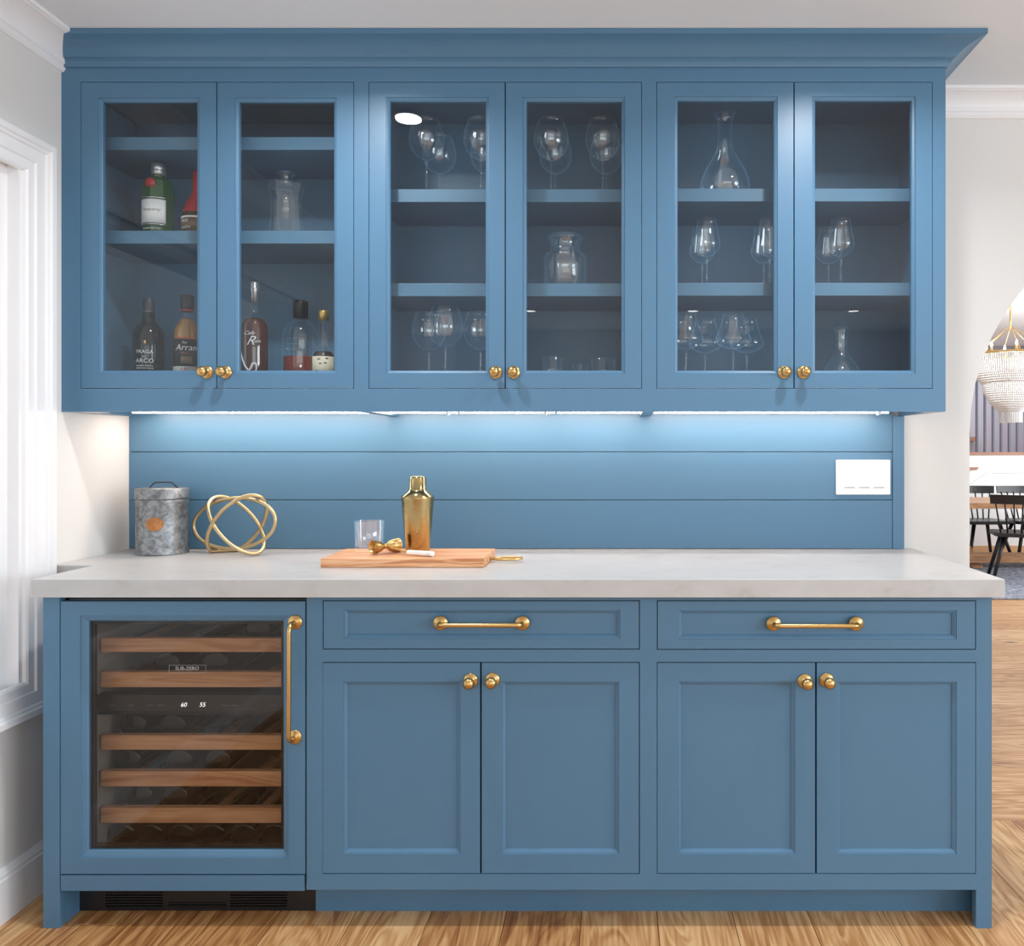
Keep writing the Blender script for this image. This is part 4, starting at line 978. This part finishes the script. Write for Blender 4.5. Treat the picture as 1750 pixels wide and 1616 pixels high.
st = thing('handrail_end', (FX(1661, dF), YF - 0.08, FZ(803, dF)), 'short brown wooden handrail end on the white stair wall', 'handrail')
MB().prism([(FX(1630, dF), FZ(803, dF)), (FX(1664, dF), FZ(803, dF)), (FX(1668, dF), FZ(798, dF)), (FX(1630, dF), FZ(798, dF))], YF - 0.08, YF - 0.035, tow).build('rail', M['tread'], st)
box('bracket', M['tread'], st, FX(1645, dF), FX(1650, dF), YF - 0.04, YF - 0.0005, FZ(803, dF), FZ(800, dF))
# rug
rg = MB().box(2.2, 5.7, 6.66 - DW, 8.95 - DW, 0.0004, 0.012)
tag(rg.build('rug', M['rug'], None, 0.003), 'blue grey patterned rug under the dining table', 'rug')
RZ = 0.0124
# table
ty0, ty1, tz = 7.85 - DW, 8.80 - DW, 0.715
tb = thing('dining_table', (4.3, (ty0 + ty1)/2, RZ), 'long wooden dining table seen through the arch', 'table')
box('tabletop', M['table_wood'], tb, 2.75, 5.7, ty0, ty1, tz - 0.055, tz, 0.004)
for xl in (3.35, 5.1):
    for s2 in (-1, 1):
        MB().prism([(xl - 0.05*s2, tz - 0.056), (xl + 0.06*s2, tz - 0.056), (xl + 0.46*s2, RZ + 0.001), (xl + 0.34*s2, RZ + 0.001)], (ty0+ty1)/2 - 0.05 + 0.05*s2, (ty0+ty1)/2 + 0.045 + 0.05*s2, tow).build('leg', M['table_wood'], tb)
box('stretcher', M['table_wood'], tb, 3.3, 5.15, (ty0+ty1)/2 - 0.035, (ty0+ty1)/2 + 0.035, RZ + 0.06, RZ + 0.16)
# chairs
def make_chair():
    ch = thing('dining_chair', (0, 0, 0), 'x', 'chair', 'black spindle-back dining chairs')
    seat = [(-0.20, 0.20), (-0.225, 0.12), (-0.245, -0.16), (-0.22, -0.215), (0.0, -0.235), (0.22, -0.215), (0.245, -0.16), (0.225, 0.12), (0.20, 0.20), (0.0, 0.215)]
    MB().prism(seat, 0.405, 0.440).build('seat', M['black_wood'], ch, 0.006)
    for sx in (-1, 1):
        for sy in (-1, 1):
            MB().tube([(sx*0.14, sy*0.13, 0.41), (sx*0.245, sy*(0.23 if sy < 0 else 0.24), 0.0)], [0.021, 0.016], 10).build('leg', M['black_wood'], ch)
    n = 7
    for k in range(n):                     # spindles lean back (+Y is the back)
        u = -1 + 2*k/(n - 1)
        MB().tube([(u*0.175, 0.165 + 0.01*(1 - u*u), 0.438), (u*0.225, 0.235 + 0.045*(1 - u*u), 0.73)], 0.0075, 8).build('spindle', M['black_wood'], ch)
    L = []
    for k in range(13):
        u = -1 + 2*k/12; yy = 0.235 + 0.048*(1 - u*u)
        L.append([(u*0.27, yy - 0.011, 0.715), (u*0.27, yy + 0.011, 0.715), (u*0.275, yy + 0.022, 0.80), (u*0.275, yy - 0.002, 0.80)])
    MB().loft(L, True, False, True).build('top_rail', M['black_wood'], ch)
    return ch
ch0 = make_chair()
for i, (px_, dist, rz, lab) in enumerate(((1742, 7.62, PI - 0.35, 'black spindle-back chair on the near side of the dining table'),
                                          (1676, 8.92, 0.05, 'black spindle-back chair across the table, next to the arch edge'),
                                          (1762, 8.92, -0.05, 'black spindle-back chair across the table, cut by the photo edge'))):
    c_ = ch0 if i == 0 else copy_tree(ch0)
    c_.location = (FX(px_, dist), dist - DW, RZ + 0.008); c_.rotation_euler = (0, 0, rz); c_['label'] = lab
# chandelier
cd = 8.0
cx, cy = FX(1727, cd), cd - DW
zt_, zm, zb_, ze = FZ(607, cd), FZ(655, cd), FZ(704, cd), FZ(722, cd)
R1, R2, R3 = 64*cd/(DW/K), 44*cd/(DW/K), 17*cd/(DW/K)
cl = thing('chandelier', (cx, cy, ze), 'tiered crystal bead chandelier with gold rim above the dining table', 'chandelier')
MB().lathe([(R1 - 0.012, zt_), (R1 + 0.006, zt_), (R1 + 0.006, zt_ + 0.018), (R1 - 0.012, zt_ + 0.018)], (cx, cy, 0), 48, True, True).build('rim', M['brass'], cl)
MB().lathe([(R2 - 0.006, zm), (R2 + 0.006, zm), (R2 + 0.006, zm + 0.010), (R2 - 0.006, zm + 0.010)], (cx, cy, 0), 48, True, True).build('rim', M['brass'], cl)
MB().lathe([(R3 - 0.006, zb_), (R3 + 0.004, zb_), (R3 + 0.004, zb_ + 0.010), (R3 - 0.006, zb_ + 0.010)], (cx, cy, 0), 32, True, True).build('rim', M['brass'], cl)
def strands(n, prof, name):
    m = MB()
    for k in range(n):
        a = 2*PI*k/n; pts = []; rr = []
        nb_ = 14
        for q in range(nb_*2 + 1):
            t = q/(nb_*2)*(len(prof) - 1); i0 = min(int(t), len(prof) - 2); f = t - i0
            r_ = prof[i0][0]*(1-f) + prof[i0+1][0]*f; z_ = prof[i0][1]*(1-f) + prof[i0+1][1]*f
            pts.append((cx + r_*math.cos(a), cy + r_*math.sin(a), z_)); rr.append(0.011 if q % 2 else 0.004)
        m.tube(pts, rr, 5, False)
    o = m.build(name, M['strand'], cl); o['kind'] = 'stuff'; return o
strands(110, [(R1, zt_), (R1*0.985, zt_*0.7 + zm*0.3), (R1*0.93, zt_*0.35 + zm*0.65), (R2, zm)], 'bead_strands')
strands(84, [(R2, zm), (R2*0.94, zm*0.7 + zb_*0.3), (R2*0.74, zm*0.35 + zb_*0.65), (R3, zb_)], 'bead_strands')
strands(36, [(R3, zb_), (R3, ze)], 'bead_strands')
for k in range(6):
    a = 2*PI*k/6 + 0.3; r_ = R1*0.62
    cnd = MB().lathe([(0.0004, 0), (0.013, 0), (0.013, 0.09), (0.0004, 0.09)], (cx + r_*math.cos(a), cy + r_*math.sin(a), zt_ - 0.02), 12).build('candle', M['brass'], cl)
    MB().lathe([(0.0004, 0), (0.010, 0.008), (0.013, 0.025), (0.006, 0.05), (0.0004, 0.062)], (cx + r_*math.cos(a), cy + r_*math.sin(a), zt_ + 0.071), 12).build('bulb', M['bulb'], cnd)
    MB().tube([(cx + R1*math.cos(a), cy + R1*math.sin(a), zt_ + 0.015), (cx + 0.01*math.cos(a), cy + 0.01*math.sin(a), zt_ + 0.28)], 0.004, 6).build('arm', M['brass'], cl)
MB().tube([(cx, cy, zt_ + 0.27), (cx, cy, 2.74)], 0.008, 10).build('stem', M['brass'], cl)
MB().lathe([(0.0004, -0.03), (0.05, -0.025), (0.06, -0.001), (0.0004, -0.001)], (cx, cy, 2.75), 24).build('canopy', M['brass'], cl)
pl = bpy.data.lights.new('chandelier_glow', 'POINT'); pl.energy = 25; pl.color = (1, 0.9, 0.75); pl.shadow_soft_size = 0.1
plo = bpy.data.objects.new('chandelier_glow', pl); col.objects.link(plo); plo.location = (cx, cy, zt_ - 0.1)
